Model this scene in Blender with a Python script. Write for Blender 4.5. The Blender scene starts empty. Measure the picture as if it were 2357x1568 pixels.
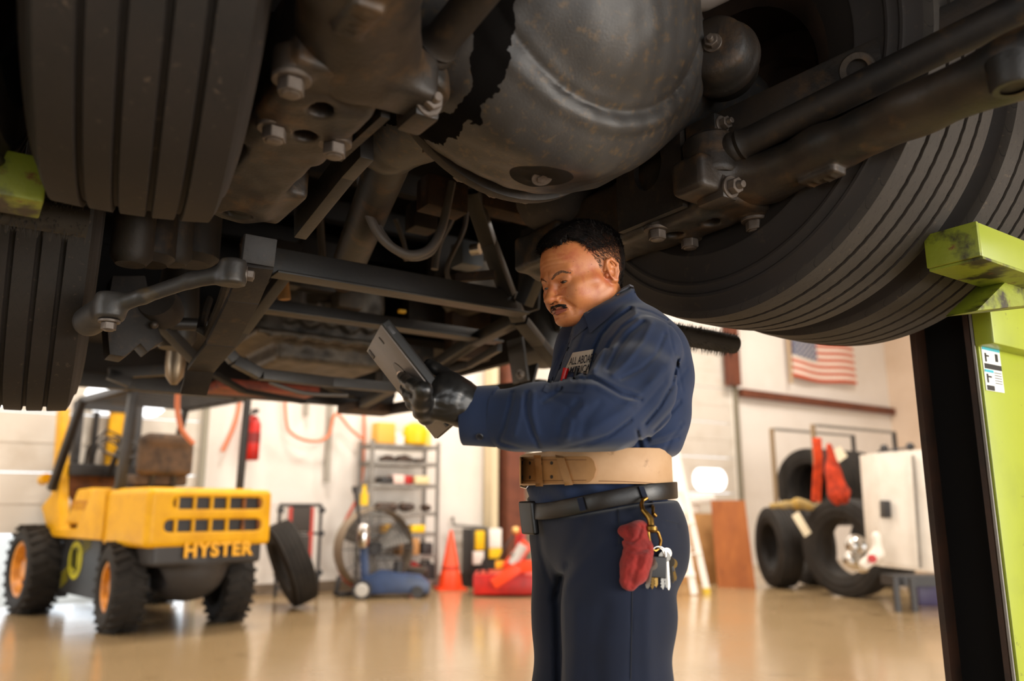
import bpy, bmesh, math, random
import numpy as np
from mathutils import Vector, Matrix, noise
from mathutils.bvhtree import BVHTree
random.seed(7)
rng = np.random.default_rng(5)
SC = bpy.context.scene
COL = SC.collection
PI = math.pi

# ---------------------------------------------------------------- camera
FPX, TILT, EYE = 1833.0, math.radians(11.8), 1.0
cd = bpy.data.cameras.new('camera'); cam = bpy.data.objects.new('camera', cd); COL.objects.link(cam)
cam.location = (0, 0, EYE); cam.rotation_euler = (PI / 2 + TILT, 0, 0)
cd.sensor_width = 36; cd.lens = 36 * FPX / 2357; cd.clip_start = .05; cd.clip_end = 200
cd.dof.use_dof = True; cd.dof.focus_distance = 1.78; cd.dof.aperture_fstop = 1.9
SC.camera = cam

# ---------------------------------------------------------------- world, light, exposure
YAW = math.radians(34.5)                       # the building and the bus stand at this angle to the view
AX = (math.cos(YAW), math.sin(YAW)); LX = (-AX[1], AX[0])
FR = Matrix.Rotation(YAW, 4, 'Z')
vs = SC.view_settings
SC.display_settings.display_device = 'sRGB'
vs.view_transform = 'Standard'; vs.look = 'None'; vs.exposure = 0.0; vs.gamma = 1.0; vs.use_curve_mapping = False
w = bpy.data.worlds.new('daylight'); SC.world = w; w.use_nodes = True
bg = w.node_tree.nodes['Background']; bg.inputs[0].default_value = (.86, .93, 1.0, 1); bg.inputs[1].default_value = 2.3

def area(name, loc, rot, sx, sy, power, color):
    d = bpy.data.lights.new(name, 'AREA'); d.shape = 'RECTANGLE'; d.size = sx; d.size_y = sy
    d.energy = power; d.color = color
    o = bpy.data.objects.new(name, d); COL.objects.link(o)
    o.matrix_world = FR @ Matrix.Translation(loc) @ Matrix.Rotation(rot[2], 4, 'Z') @ Matrix.Rotation(rot[0], 4, 'X')
    return o
# ceiling high bays over the open floor behind the bus, and daylight from the open bays behind and beside the camera
for a_, l_ in ((-2.0, 7.6), (2.6, 7.6), (7.2, 7.4), (11.5, 6.2), (-6.2, 6.0), (5.6, 3.4), (6.5, -1.5)):
    area('high_bay_light', (a_, l_, 6.15), (0, 0, 0), 1.3, .6, 235, (1.0, .92, .83))
area('bay_door_daylight', (-1.0, -4.6, 1.4), (PI / 2, 0, 0), 7.0, 2.4, 110, (1.0, .93, .84))
area('side_door_daylight', (-7.8, 1.2, 1.9), (PI / 2, 0, -PI / 2), 4.2, 3.0, 130, (1.0, .96, .92))
area('near_door_daylight', (4.2, -4.6, 1.4), (PI / 2, 0, 0), 3.6, 2.4, 520, (1.0, .93, .84))

# ---------------------------------------------------------------- pixel (2357x1568) <-> place helpers
CT, ST = math.cos(TILT), math.sin(TILT)
def ray(px, py):
    x = (px - 1178.5) / FPX; y = (784 - py) / FPX
    return (x, CT - y * ST, ST + y * CT)
def rb(px, py):
    d = ray(px, py); return (d[0] * AX[0] + d[1] * AX[1], d[0] * LX[0] + d[1] * LX[1], d[2])
def P(px, py, Y): d = ray(px, py); t = Y / d[1]; return Vector((d[0] * t, Y, EYE + d[2] * t))
def G(px, py, z=0): d = ray(px, py); t = (z - EYE) / d[2]; return Vector((d[0] * t, d[1] * t, z))
def QL(px, py, l): d = rb(px, py); t = l / d[1]; return Vector((d[0] * t, l, EYE + d[2] * t))
def QA(px, py, a): d = rb(px, py); t = a / d[0]; return Vector((a, d[1] * t, EYE + d[2] * t))
def QZ(px, py, z): d = rb(px, py); t = (z - EYE) / d[2]; return Vector((d[0] * t, d[1] * t, z))
def pix(Q):
    x = Q[:, 0]; y = Q[:, 1]; z = Q[:, 2] - EYE
    d = y * CT + z * ST
    return 1178.5 + FPX * x / d, 784 - FPX * (z * CT - y * ST) / d

# ---------------------------------------------------------------- materials
def lin(h):
    h = h.lstrip('#'); c = [int(h[i:i + 2], 16) / 255 for i in (0, 2, 4)]
    return tuple(v / 12.92 if v <= .04045 else ((v + .055) / 1.055) ** 2.4 for v in c) + (1,)
MATS = {}
class N:
    def __init__(s, m): s.t = m.node_tree
    def __call__(s, kind, **kw):
        n = s.t.nodes.new('ShaderNode' + kind)
        for k, v in kw.items():
            if k in ('op',): n.operation = v
            elif hasattr(n, k) and not k[0].isupper(): setattr(n, k, v)
        return n
    def link(s, a, b): s.t.links.new(a, b)
def mat(name, color, rough=.6, metal=0.0, color2=None, scale=6.0, lo=.4, hi=.65, bump=0.0, bscale=None, bdist=.004, spec=.5, coat=0.0,
        color3=None, scale3=40.0, lo3=.62, hi3=.7, sheen=0.0, stretch=None, emit=0.0, rough2=None, detail=6, sss=0):
    if name in MATS: return MATS[name]
    m = bpy.data.materials.new(name); m.use_nodes = True; n = N(m)
    b = m.node_tree.nodes['Principled BSDF']
    b.inputs['Roughness'].default_value = rough; b.inputs['Metallic'].default_value = metal
    b.inputs['Specular IOR Level'].default_value = spec; b.inputs['Coat Weight'].default_value = coat
    b.inputs['Coat Roughness'].default_value = .15
    c1 = lin(color); b.inputs['Base Color'].default_value = c1
    if sheen: b.inputs['Sheen Weight'].default_value = sheen; b.inputs['Sheen Roughness'].default_value = .5
    if sss:
        b.inputs['Subsurface Weight'].default_value = sss; b.inputs['Subsurface Radius'].default_value = (.012, .004, .002); b.inputs['Subsurface Scale'].default_value = .6
    tc = n('TexCoord')
    vec = tc.outputs['Object']
    if stretch:
        mp = n('Mapping'); mp.inputs['Scale'].default_value = stretch; n.link(vec, mp.inputs['Vector']); vec = mp.outputs[0]
    prev = None
    def noise_(sc, det=detail):
        t = n('TexNoise'); t.inputs['Scale'].default_value = sc; t.inputs['Detail'].default_value = det
        t.inputs['Roughness'].default_value = .6; n.link(vec, t.inputs['Vector']); return t
    def ramp(src, lo, hi):
        r = n('MapRange'); r.inputs['From Min'].default_value = lo; r.inputs['From Max'].default_value = hi
        n.link(src, r.inputs['Value']); return r.outputs[0]
    def mix(f, a, bb):
        x = n('Mix', data_type='RGBA'); n.link(f, x.inputs[0])
        if isinstance(a, tuple): x.inputs[6].default_value = a
        else: n.link(a, x.inputs[6])
        if isinstance(bb, tuple): x.inputs[7].default_value = bb
        else: n.link(bb, x.inputs[7])
        return x.outputs[2]
    cur = c1
    if color2:
        f = ramp(noise_(scale).outputs[0], lo, hi); cur = mix(f, cur, lin(color2))
        if rough2 is not None:
            r = n('MapRange'); r.inputs['To Min'].default_value = rough; r.inputs['To Max'].default_value = rough2
            n.link(f, r.inputs['Value']); n.link(r.outputs[0], b.inputs['Roughness'])
    if color3: cur = mix(ramp(noise_(scale3).outputs[0], lo3, hi3), cur, lin(color3))
    if not isinstance(cur, tuple): n.link(cur, b.inputs['Base Color'])
    if bump:
        bp = n('Bump'); bp.inputs['Strength'].default_value = bump; bp.inputs['Distance'].default_value = bdist
        n.link(noise_(bscale or scale * 8).outputs[0], bp.inputs['Height']); n.link(bp.outputs[0], b.inputs['Normal'])
    if emit:
        b.inputs['Emission Strength'].default_value = emit; b.inputs['Emission Color'].default_value = c1
    MATS[name] = m; m['col'] = 1
    return m

# ---------------------------------------------------------------- object helpers
def tag(o, label=None, cat=None, group=None, kind=None):
    if label: o['label'] = label
    if cat: o['category'] = cat
    if group: o['group'] = group
    if kind: o['kind'] = kind
    return o
def thing(name, label, cat, loc=(0, 0, 0), rotz=0, group=None):
    o = bpy.data.objects.new(name, None); o.empty_display_size = .1; COL.objects.link(o)
    o.location = loc; o.rotation_euler = (0, 0, rotz)
    o['W'] = 0; del o['W']
    return tag(o, label, cat, group)
def smooth(me, ang=38):
    if len(me.polygons) == 0: return
    me.polygons.foreach_set('use_smooth', [True] * len(me.polygons))
    bm = bmesh.new(); bm.from_mesh(me)
    th = math.radians(ang)
    for e in bm.edges:
        if len(e.link_faces) == 2:
            e.smooth = e.calc_face_angle(0) < th
    bm.to_mesh(me); bm.free()
def link(name, me, m, parent=None, frame=None, world=False):
    """frame: matrix of a top-level object; world: the mesh is in world coordinates although it has a parent"""
    o = bpy.data.objects.new(name, me); COL.objects.link(o)
    if m is not None:
        if isinstance(m, (list, tuple)):
            for x in m: me.materials.append(x)
        else: me.materials.append(m)
    if frame is not None: o.matrix_basis = frame
    if parent is not None:
        o.parent = parent
        if world:
            M = Matrix.Identity(4); q = parent
            while q is not None: M = (q.matrix_parent_inverse @ q.matrix_basis) @ M if q.parent else q.matrix_basis @ M; q = q.parent
            o.matrix_parent_inverse = M.inverted()
    return o
def V(*a): return Vector(a)
def basis(d, up=(0, 0, 1)):
    z = Vector(d).normalized(); u = Vector(up)
    if abs(z.dot(u.normalized())) > .98: u = Vector((1, 0, 0)) if abs(z.x) < .9 else Vector((0, 1, 0))
    x = u.cross(z).normalized(); y = z.cross(x)
    return x, y, z
class MB:
    def __init__(s): s.v = []; s.f = []
    def add(s, vs_, fs_):
        k = len(s.v); s.v += [tuple(v) for v in vs_]; s.f += [tuple(i + k for i in f) for f in fs_]; return s
    def box(s, c, size, rz=0, M=None, taper=(1, 1)):
        hx, hy, hz = size[0] / 2, size[1] / 2, size[2] / 2; pts = []
        for z in (-1, 1):
            tx, ty = (taper if z > 0 else (1, 1))
            for x, y in ((-1, -1), (1, -1), (1, 1), (-1, 1)): pts.append(Vector((x * hx * tx, y * hy * ty, z * hz)))
        R = M if M is not None else Matrix.Rotation(rz, 3, 'Z')
        pts = [R @ p + Vector(c) for p in pts]
        return s.add(pts, [(3, 2, 1, 0), (4, 5, 6, 7), (0, 1, 5, 4), (1, 2, 6, 5), (2, 3, 7, 6), (3, 0, 4, 7)])
    def hexa(s, p): return s.add(p, [(3, 2, 1, 0), (4, 5, 6, 7), (0, 1, 5, 4), (1, 2, 6, 5), (2, 3, 7, 6), (3, 0, 4, 7)])
    def beam(s, p0, p1, w_, h_, up=(0, 0, 1), w1=None, h1=None):
        p0, p1 = Vector(p0), Vector(p1); x, y, z = basis(p1 - p0, up); pts = []
        for p, a, b in ((p0, w_, h_), (p1, w1 or w_, h1 or h_)):
            for i, j in ((-1, -1), (1, -1), (1, 1), (-1, 1)): pts.append(p + x * (i * a / 2) + y * (j * b / 2))
        return s.hexa(pts)
    def cyl(s, p0, p1, r0, r1=None, n=20, cap=True):
        return s.lathe(p0, Vector(p1) - Vector(p0), [(0, r0), ((Vector(p1) - Vector(p0)).length, r0 if r1 is None else r1)], n, cap)
    def lathe(s, o, axis, prof, n=32, cap=True, closed=False):
        """prof: list of (distance along axis, radius)"""
        o = Vector(o); x, y, z = basis(axis); k = len(prof); pts = []
        for i in range(n):
            t = 2 * PI * i / n; d = x * math.cos(t) + y * math.sin(t)
            for q, r in prof: pts.append(o + z * q + d * r)
        fs = []
        m = k if closed else k - 1
        for i in range(n):
            j = (i + 1) % n
            for q in range(m):
                q2 = (q + 1) % k
                fs.append((i * k + q, j * k + q, j * k + q2, i * k + q2))
        if cap and not closed:
            fs.append(tuple(i * k for i in reversed(range(n)))); fs.append(tuple(i * k + k - 1 for i in range(n)))
        return s.add(pts, fs)
    def tube(s, path, r, n=8, cap=True, closed=False):
        pts = [Vector(p) for p in path]; K = len(pts); rs = r if isinstance(r, (list, tuple)) else [r] * K
        out = []; nx = None
        for i, p in enumerate(pts):
            a = pts[(i - 1) % K] if (closed or i > 0) else p; b = pts[(i + 1) % K] if (closed or i < K - 1) else p
            t = (b - a).normalized()
            if nx is None: nx = basis(t)[0]
            nx = (nx - t * nx.dot(t)).normalized(); ny = t.cross(nx)
            for j in range(n):
                q = 2 * PI * j / n; out.append(p + (nx * math.cos(q) + ny * math.sin(q)) * rs[i])
        fs = []
        for i in range(K if closed else K - 1):
            i2 = (i + 1) % K
            for j in range(n):
                j2 = (j + 1) % n; fs.append((i * n + j, i * n + j2, i2 * n + j2, i2 * n + j))
        if cap and not closed:
            fs.append(tuple(reversed(range(n)))); fs.append(tuple((K - 1) * n + j for j in range(n)))
        return s.add(out, fs)
    def sphere(s, c, r, n=16, m=10, M=None):
        r = Vector(r) if hasattr(r, '__len__') else Vector((r, r, r)); c = Vector(c); pts = []; fs = []
        for i in range(m + 1):
            ph = PI * i / m
            for j in range(n):
                t = 2 * PI * j / n
                p = Vector((math.sin(ph) * math.cos(t) * r.x, math.sin(ph) * math.sin(t) * r.y, math.cos(ph) * r.z))
                pts.append(c + (M @ p if M is not None else p))
        for i in range(m):
            for j in range(n):
                j2 = (j + 1) % n; fs.append((i * n + j, (i + 1) * n + j, (i + 1) * n + j2, i * n + j2))
        return s.add(pts, fs)
    def prism(s, poly, o, u, v, d):
        """extrude a 2D polygon: point = o + u*x + v*y, thickness vector d"""
        o, u, v, d = Vector(o), Vector(u), Vector(v), Vector(d); n = len(poly)
        a = [o + u * x + v * y for x, y in poly]; b = [p + d for p in a]
        fs = [tuple(reversed(range(n))), tuple(range(n, 2 * n))] + [(i, (i + 1) % n, n + (i + 1) % n, n + i) for i in range(n)]
        return s.add(a + b, fs)
    def mesh(s, name, ang=38, bevel=0, seg=2):
        me = bpy.data.meshes.new(name); me.from_pydata(s.v, [], s.f); me.validate()
        bm = bmesh.new(); bm.from_mesh(me)
        bmesh.ops.remove_doubles(bm, verts=bm.verts, dist=1e-6)
        bmesh.ops.recalc_face_normals(bm, faces=bm.faces)
        if bevel:
            es = [e for e in bm.edges if len(e.link_faces) == 2 and e.calc_face_angle(0) > math.radians(35)]
            bmesh.ops.bevel(bm, geom=es, offset=bevel, segments=seg, affect='EDGES', profile=.6, clamp_overlap=True)
        bm.to_mesh(me); bm.free(); smooth(me, ang); return me
    def build(s, name, m, parent=None, frame=None, world=False, bevel=0, ang=38, seg=2):
        return link(name, s.mesh(name, ang, bevel, seg), m, parent, frame, world)

def text_mesh(name, body, size, depth=.002, bold=0.0, align='CENTER', space=1.0):
    c = bpy.data.curves.new(name, 'FONT'); c.body = body; c.size = size; c.extrude = depth; c.offset = bold
    c.align_x = align; c.align_y = 'CENTER'; c.space_character = space
    o = bpy.data.objects.new(name, c); COL.objects.link(o)
    dg = bpy.context.evaluated_depsgraph_get(); dg.update()
    me = bpy.data.meshes.new_from_object(o.evaluated_get(dg), depsgraph=dg)
    bpy.data.objects.remove(o); bpy.data.curves.remove(c); me.name = name
    return me

# ---------------------------------------------------------------- distance-field modelling (for cast iron, cloth, bodies)
import openvdb
def nrm(a): return np.sqrt((a * a).sum(1))
def cap(Q, a, b, ra, rb_=None):
    a = np.array(a, np.float32); b = np.array(b, np.float32); ab = b - a; rb_ = ra if rb_ is None else rb_
    t = np.clip(((Q - a) @ ab) / float(ab @ ab + 1e-12), 0, 1)
    return nrm(Q - a - t[:, None] * ab) - (ra + (rb_ - ra) * t)
def ell(Q, c, r, R=None):
    p = Q - np.array(c, np.float32)
    if R is not None: p = p @ R
    r = np.array(r, np.float32); k0 = nrm(p / r); k1 = nrm(p / (r * r)) + 1e-9
    return k0 * (k0 - 1) / k1
def bxs(Q, c, h, rd=0.0, R=None):
    p = Q - np.array(c, np.float32)
    if R is not None: p = p @ R
    q = np.abs(p) - (np.array(h, np.float32) - rd)
    return nrm(np.maximum(q, 0)) + np.minimum(q.max(1), 0) - rd
def cyls(Q, a, b, r, rd=0.0):
    a = np.array(a, np.float32); b = np.array(b, np.float32); ab = b - a; L_ = float(np.sqrt(ab @ ab)); u = ab / L_
    p = Q - (a + b) / 2; t = p @ u; rr = nrm(p - t[:, None] * u)
    q = np.stack([rr - r + rd, np.abs(t) - L_ / 2 + rd], 1)
    return nrm(np.maximum(q, 0)) + np.minimum(q.max(1), 0) - rd
def smin(a, b, k):
    h = np.clip(.5 + .5 * (b - a) / k, 0, 1); return b + (a - b) * h - k * h * (1 - h)
def smax(a, b, k): return -smin(-a, -b, k)
def chain(Q, pts, k=.01):
    d = None
    for (p, r), (q, r2) in zip(pts[:-1], pts[1:]):
        e = cap(Q, p, q, r, r2); d = e if d is None else smin(d, e, k)
    return d
def sdf_mesh(name, fn, lo, hi, h, coarse=4, sm=True, ang=180):
    lo = np.array(lo, np.float32); hi = np.array(hi, np.float32); H = h * coarse
    nc = np.ceil((hi - lo) / H).astype(int) + 1
    gx = [lo[i] + H * np.arange(nc[i], dtype=np.float32) for i in range(3)]
    X = np.stack(np.meshgrid(*gx, indexing='ij'), -1).reshape(-1, 3)
    dc = fn(X).reshape(nc)
    near = np.abs(dc) < H * 1.9
    out = np.repeat(np.repeat(np.repeat(np.where(dc < 0, -1, 1).astype(np.float32) * H, coarse, 0), coarse, 1), coarse, 2)
    nm = np.repeat(np.repeat(np.repeat(near, coarse, 0), coarse, 1), coarse, 2)
    idx = np.argwhere(nm)
    o0 = lo - H / 2 + h / 2
    for k in range(0, len(idx), 400000):
        ii = idx[k:k + 400000]; q = ii.astype(np.float32) * h + o0
        out[ii[:, 0], ii[:, 1], ii[:, 2]] = fn(q)
    g = openvdb.FloatGrid(float(H)); g.copyFromArray(np.ascontiguousarray(out, np.float32), tolerance=0.0)
    pts, quads = g.convertToQuads(0.0)
    pts = np.asarray(pts, np.float32) * h + o0
    me = bpy.data.meshes.new(name)
    nv, nf = len(pts), len(quads)
    me.vertices.add(nv); me.vertices.foreach_set('co', pts.ravel())
    qd = np.asarray(quads)[:, ::-1].astype(np.int32)
    me.loops.add(nf * 4); me.loops.foreach_set('vertex_index', qd.ravel())
    me.polygons.add(nf); me.polygons.foreach_set('loop_start', np.arange(nf, dtype=np.int32) * 4)
    me.polygons.foreach_set('use_smooth', np.ones(nf, bool))
    me.update(calc_edges=True); me.validate()
    return me
def coords(me):
    c = np.empty(len(me.vertices) * 3, np.float32); me.vertices.foreach_get('co', c); return c.reshape(-1, 3)
def line2d(X, Y, pts):
    d = None
    for (x0, y0), (x1, y1) in zip(pts[:-1], pts[1:]):
        ux, uy = x1 - x0, y1 - y0; L2 = ux * ux + uy * uy + 1e-9
        t = np.clip(((X - x0) * ux + (Y - y0) * uy) / L2, 0, 1)
        e = np.hypot(X - x0 - t * ux, Y - y0 - t * uy); d = e if d is None else np.minimum(d, e)
    return d
def bvh_of(me, M=None):
    vs_ = [(M @ v.co if M is not None else v.co.copy()) for v in me.vertices]
    return BVHTree.FromPolygons(vs_, [tuple(p.vertices) for p in me.polygons])
# ---------------------------------------------------------------- material set
M_wall = mat('painted_wall', '#E6E0D8', .75, color2='#DCD4CA', scale=.9, lo=.45, hi=.75, bump=.05, bscale=30)
M_wall2 = mat('painted_side_wall', '#DCC6B0', .75, color2='#D0B8A0', scale=.9)
M_door = mat('garage_door_paint', '#D6CEC2', .6, color2='#C3B7A6', scale=2.2, lo=.5, hi=.8)
M_ceil = mat('ceiling_insulation', '#CFC4B4', .8)
M_floor = mat('epoxy_floor', '#A38A66', .16, color2='#917A58', scale=.7, lo=.35, hi=.7, rough2=.3, color3='#7E6848', scale3=3.2, lo3=.6, hi3=.75, bump=.03, bscale=18, bdist=.003, coat=.35)
M_conc = mat('yard_concrete', '#B9B4AA', .8, color2='#A9A398', scale=3)
M_rub = mat('tyre_rubber', '#3A3430', .72, color2='#2E2926', scale=9, color3='#554A40', scale3=60, lo3=.58, hi3=.8, bump=.12, bscale=160, bdist=.002, spec=.35)
M_rub_bg = mat('old_tyre_rubber', '#211E1B', .72, color2='#2A2622', scale=6, spec=.25)
M_grime = mat('grimy_steel', '#251E18', .6, color2='#151211', scale=9, lo=.42, hi=.66, color3='#443321', scale3=22, lo3=.56, hi3=.76, bump=.35, bscale=70, bdist=.003, spec=.4)
M_cast = mat('cast_iron', '#2E251D', .5, color2='#1B1917', scale=7, lo=.42, hi=.6, color3='#5A4126', scale3=12, lo3=.54, hi3=.78, bump=.4, bscale=110, bdist=.0025, spec=.45)
M_frame = mat('frame_paint', '#2A2724', .48, color2='#211D1B', scale=5, color3='#40331F', scale3=14, lo3=.6, hi3=.8, bump=.2, bscale=60, spec=.5)
M_under = mat('underbody_black', '#15110F', .8, color2='#221B16', scale=5, bump=.3, bscale=20)
M_alum = mat('dusty_aluminium', '#5A5146', .5, metal=.3, color2='#3A332B', scale=12, color3='#2E261E', scale3=30, bump=.35, bscale=60)
M_bolt = mat('bolt_steel', '#6A6058', .45, metal=.4, color2='#4A4038', scale=30, bump=.2, bscale=200)
M_rust = mat('rusty_plate', '#3A2718', .75, color2='#281B12', scale=14, color3='#5C3A1C', scale3=24, lo3=.55, hi3=.75, bump=.3, bscale=70)
M_black = mat('black_paint', '#1A1817', .45, color2='#262220', scale=8)
M_hose = mat('black_hose', '#57504B', .5)
M_brush = mat('brush_bristle', '#2A241D', .9)
M_lime = mat('lime_paint', '#8E9A1C', .4, color2='#808C1A', scale=4, lo=.5, hi=.8, color3='#4A4418', scale3=26, lo3=.66, hi3=.72, bump=.06, bscale=40, coat=.2)
M_limeworn = mat('worn_lime_paint', '#7E881C', .5, color2='#2E2710', scale=11, lo=.5, hi=.62, color3='#6A3C18', scale3=30, lo3=.6, hi3=.72, bump=.3, bscale=60)
M_yel = mat('forklift_yellow', '#E0A608', .42, color2='#D09606', scale=5, color3='#6B4408', scale3=26, lo3=.68, hi3=.76, spec=.3)
M_yeldk = mat('worn_yellow_paint', '#8A4E06', .55, color2='#5A3006', scale=9)
M_red = mat('red_paint', '#C81C10', .38, color2='#9C140C', scale=5)
M_orange = mat('orange_plastic', '#E8430C', .45)
M_grey = mat('grey_steel', '#8E8A84', .5, metal=.2, color2='#7C7872', scale=8)
M_lgrey = mat('light_steel', '#B9B6B0', .45)
M_dark = mat('dark_steel', '#2C2A2A', .5)
M_white = mat('white_enamel', '#D9D2C8', .4, color2='#CDC4B8', scale=3)
M_whitep = mat('white_plastic', '#EFEAE2', .5)
M_blue = mat('blue_paint', '#2A3F66', .4, color2='#22324F', scale=6)
M_chrome = mat('chrome', '#C9C6C2', .18, metal=1)
M_card = mat('cardboard', '#B98A56', .85, color2='#A87B4A', scale=5)
M_ply = mat('plywood', '#A8622A', .6, color2='#8A4A1C', scale=3.5, color3='#5A2E10', scale3=9, lo3=.6, hi3=.75, stretch=(1, 1, .35))
M_brown = mat('brown_primer_steel', '#6E3B26', .6, color2='#5A2F1F', scale=5)
M_hoseor = mat('orange_air_hose', '#D67A50', .5)
M_glow = mat('glowing_glazing', '#F4F9FF', .3, emit=2.2)  # window panes emit light themselves, standing in for daylight outside
M_seat = mat('worn_vinyl', '#5C4632', .75, color2='#3A2C20', scale=9)

# ---------------------------------------------------------------- setting (a, l, z frame of the building)
WL, WR, WN, WF, WC = 9.6, 16.6, -5.0, -8.2, 6.4
def struct(name, mb, m, bevel=0, **kw):
    o = mb.build(name, m, frame=FR.copy(), bevel=bevel, **kw); o['kind'] = 'structure'; return o
fl = MB()
fl.v = [(WF - .2, WN, 0), (WR + .2, WN, 0), (WR + .2, WL + .25, 0), (WF - .2, WL + .25, 0), (WF - .2, WN, -.2), (WR + .2, WN, -.2), (WR + .2, WL + .25, -.2), (WF - .2, WL + .25, -.2)]
fl.f = [(0, 1, 2, 3), (7, 6, 5, 4), (0, 4, 5, 1), (1, 5, 6, 2), (2, 6, 7, 3), (3, 7, 4, 0)]
struct('floor', fl, M_floor)
g = MB(); g.box((4, WL + 12.3, -.12), (60, 24, .2)); struct('ground_yard', g, M_conc)
g = MB(); g.box(((WF + WR) / 2, (WL + WN) / 2, WC + .1), (WR - WF + .4, WL - WN + .4, .2)); struct('ceiling', g, M_ceil)
D1 = (-2.6, QL(455, 1100, WL).x); D2 = (6.9, QL(1697, 1100, WL).x); DH = 3.9
bw = MB()
def wseg(a0, a1, z0, z1): bw.box(((a0 + a1) / 2, WL + .1, (z0 + z1) / 2), (a1 - a0, .2, z1 - z0))
wseg(WF, D1[0], 0, WC); wseg(D1[0], D1[1], DH, WC); wseg(D1[1], D2[0], 0, WC); wseg(D2[0], D2[1], DH, WC); wseg(D2[1], WR, 0, WC)
struct('wall_back', bw, M_wall)
g = MB(); g.box((WR + .1, (WL + WN) / 2, WC / 2), (.2, WL - WN + .4, WC)); struct('wall_right', g, M_wall2)
g = MB()
for l0, l1, z0 in ((WN, -1.0, 0), (-1.0, 3.4, 3.6), (3.4, WL, 0)): g.box((WF - .1, (l0 + l1) / 2, (z0 + WC) / 2), (.2, l1 - l0, WC - z0))
struct('wall_left', g, M_wall)
g = MB()
for a0, a1, z0 in ((WF, -5, 0), (-5, 3, 4.2), (3, 5, 0), (5, 10, 4.2), (10, WR, 0)): g.box(((a0 + a1) / 2, WN - .1, (z0 + WC) / 2), (a1 - a0, .2, WC - z0))
struct('wall_front', g, M_wall)
g = MB(); g.box(((D1[1] + D2[0]) / 2, WL - .008, .06), (D2[0] - D1[1] - .02, .016, .12)); struct('baseboard_back', g, mat('dark_cove_base', '#7A6A58', .6))

def sectional_door(n, a0, a1, zb, wins):
    root = bpy.data.objects.new('door_%d' % n, None); COL.objects.link(root); root.matrix_basis = FR.copy(); root['kind'] = 'structure'
    z = zb; k = 0
    while z < DH:
        z1 = min(z + .62, DH + .05)
        m = MB(); hh = z1 - z - .012
        segs = [(a0, a1)]
        ww = [q for q in wins if z < q[1] < z1]
        if ww:   # cut the row round the glazing
            for (wa, wz, sx, sz) in ww:
                m.box(((a0 + a1) / 2, WL + .06, (z + wz - sz / 2) / 2), (a1 - a0, .05, wz - sz / 2 - z))
                m.box(((a0 + a1) / 2, WL + .06, (z1 - .012 + wz + sz / 2) / 2), (a1 - a0, .05, z1 - .012 - wz - sz / 2)); break
            xs = sorted(ww, key=lambda q: q[0]); cur = a0
            for (wa, wz, sx, sz) in xs:
                m.box(((cur + wa - sx / 2) / 2, WL + .06, wz), (wa - sx / 2 - cur, .05, sz)); cur = wa + sx / 2
                # rounded ends inside the rectangular cut
                for s in (-1, 1):
                    R = sz / 2
                    for t in (-1, 1):
                        poly = [(s * sx / 2, t * R)] + [(s * (sx / 2 - R) + s * R * math.cos(u), t * R * math.sin(u)) for u in np.linspace(0, PI / 2, 7)]
                        m.prism(poly, (wa, WL + .04, wz), (1, 0, 0), (0, 0, 1), (0, .045, 0))
            m.box(((cur + a1) / 2, WL + .06, ww[0][1]), (a1 - cur, .05, ww[0][3]))
        else:
            m.box(((a0 + a1) / 2, WL + .06, z + hh / 2), (a1 - a0, .05, hh))
            m.box(((a0 + a1) / 2, WL + .032, z + hh * .5), (a1 - a0, .006, .012))
        m.build('panel', M_door, root); z = z1; k += 1
    for (wa, wz, sx, sz) in wins:
        R = sz / 2; poly = [(sx / 2 - R + R * math.cos(t), R * math.sin(t)) for t in np.linspace(-PI / 2, PI / 2, 12)] + [(-sx / 2 + R - R * math.cos(t), -R * math.sin(t)) for t in np.linspace(-PI / 2, PI / 2, 12)]
        MB().prism(poly, (wa, WL + .055, wz), (1, 0, 0), (0, 0, 1), (0, .008, 0)).build('pane', M_glow, root)
    for a in (a0 - .03, a1 + .03):
        MB().box((a, WL - .04, DH / 2), (.06, .08, DH)).build('door_track', mat('track_steel', '#8C8676', .5, metal=.4), root)
    return root
w1 = QL(385, 925, WL + .05); w2 = QL(1672, 1105, WL + .05)
zb = QL(0, 1230, WL).z
sectional_door(1, D1[0], D1[1], zb, [(w1.x - .42, w1.z, .84, .37), (w1.x - 1.9, w1.z, .84, .37)])
sectional_door(2, D2[0], D2[1], .0, [(w2.x - .43, w2.z, .86, .38), (w2.x - 2.2, w2.z, .86, .38)])

def wallthing(name, label, cat, group=None):
    o = bpy.data.objects.new(name, None); COL.objects.link(o); o.matrix_basis = FR.copy(); return tag(o, label, cat, group)
# brown girt along the wall and post beside door_2
b0, b1 = QL(1697, 905, WL), QL(2048, 944, WL)
struct('trim_1', MB().beam((b0.x, WL - .07, b0.z), (b1.x, WL - .07, b0.z - .02), .12, .14), M_brown)
p0 = QL(1682, 780, WL - .1)
struct('trim_2', MB().box((QL(1686, 850, WL - .1).x, WL - .1, 3.9), (.26, .16, 1.5)), M_brown)
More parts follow.
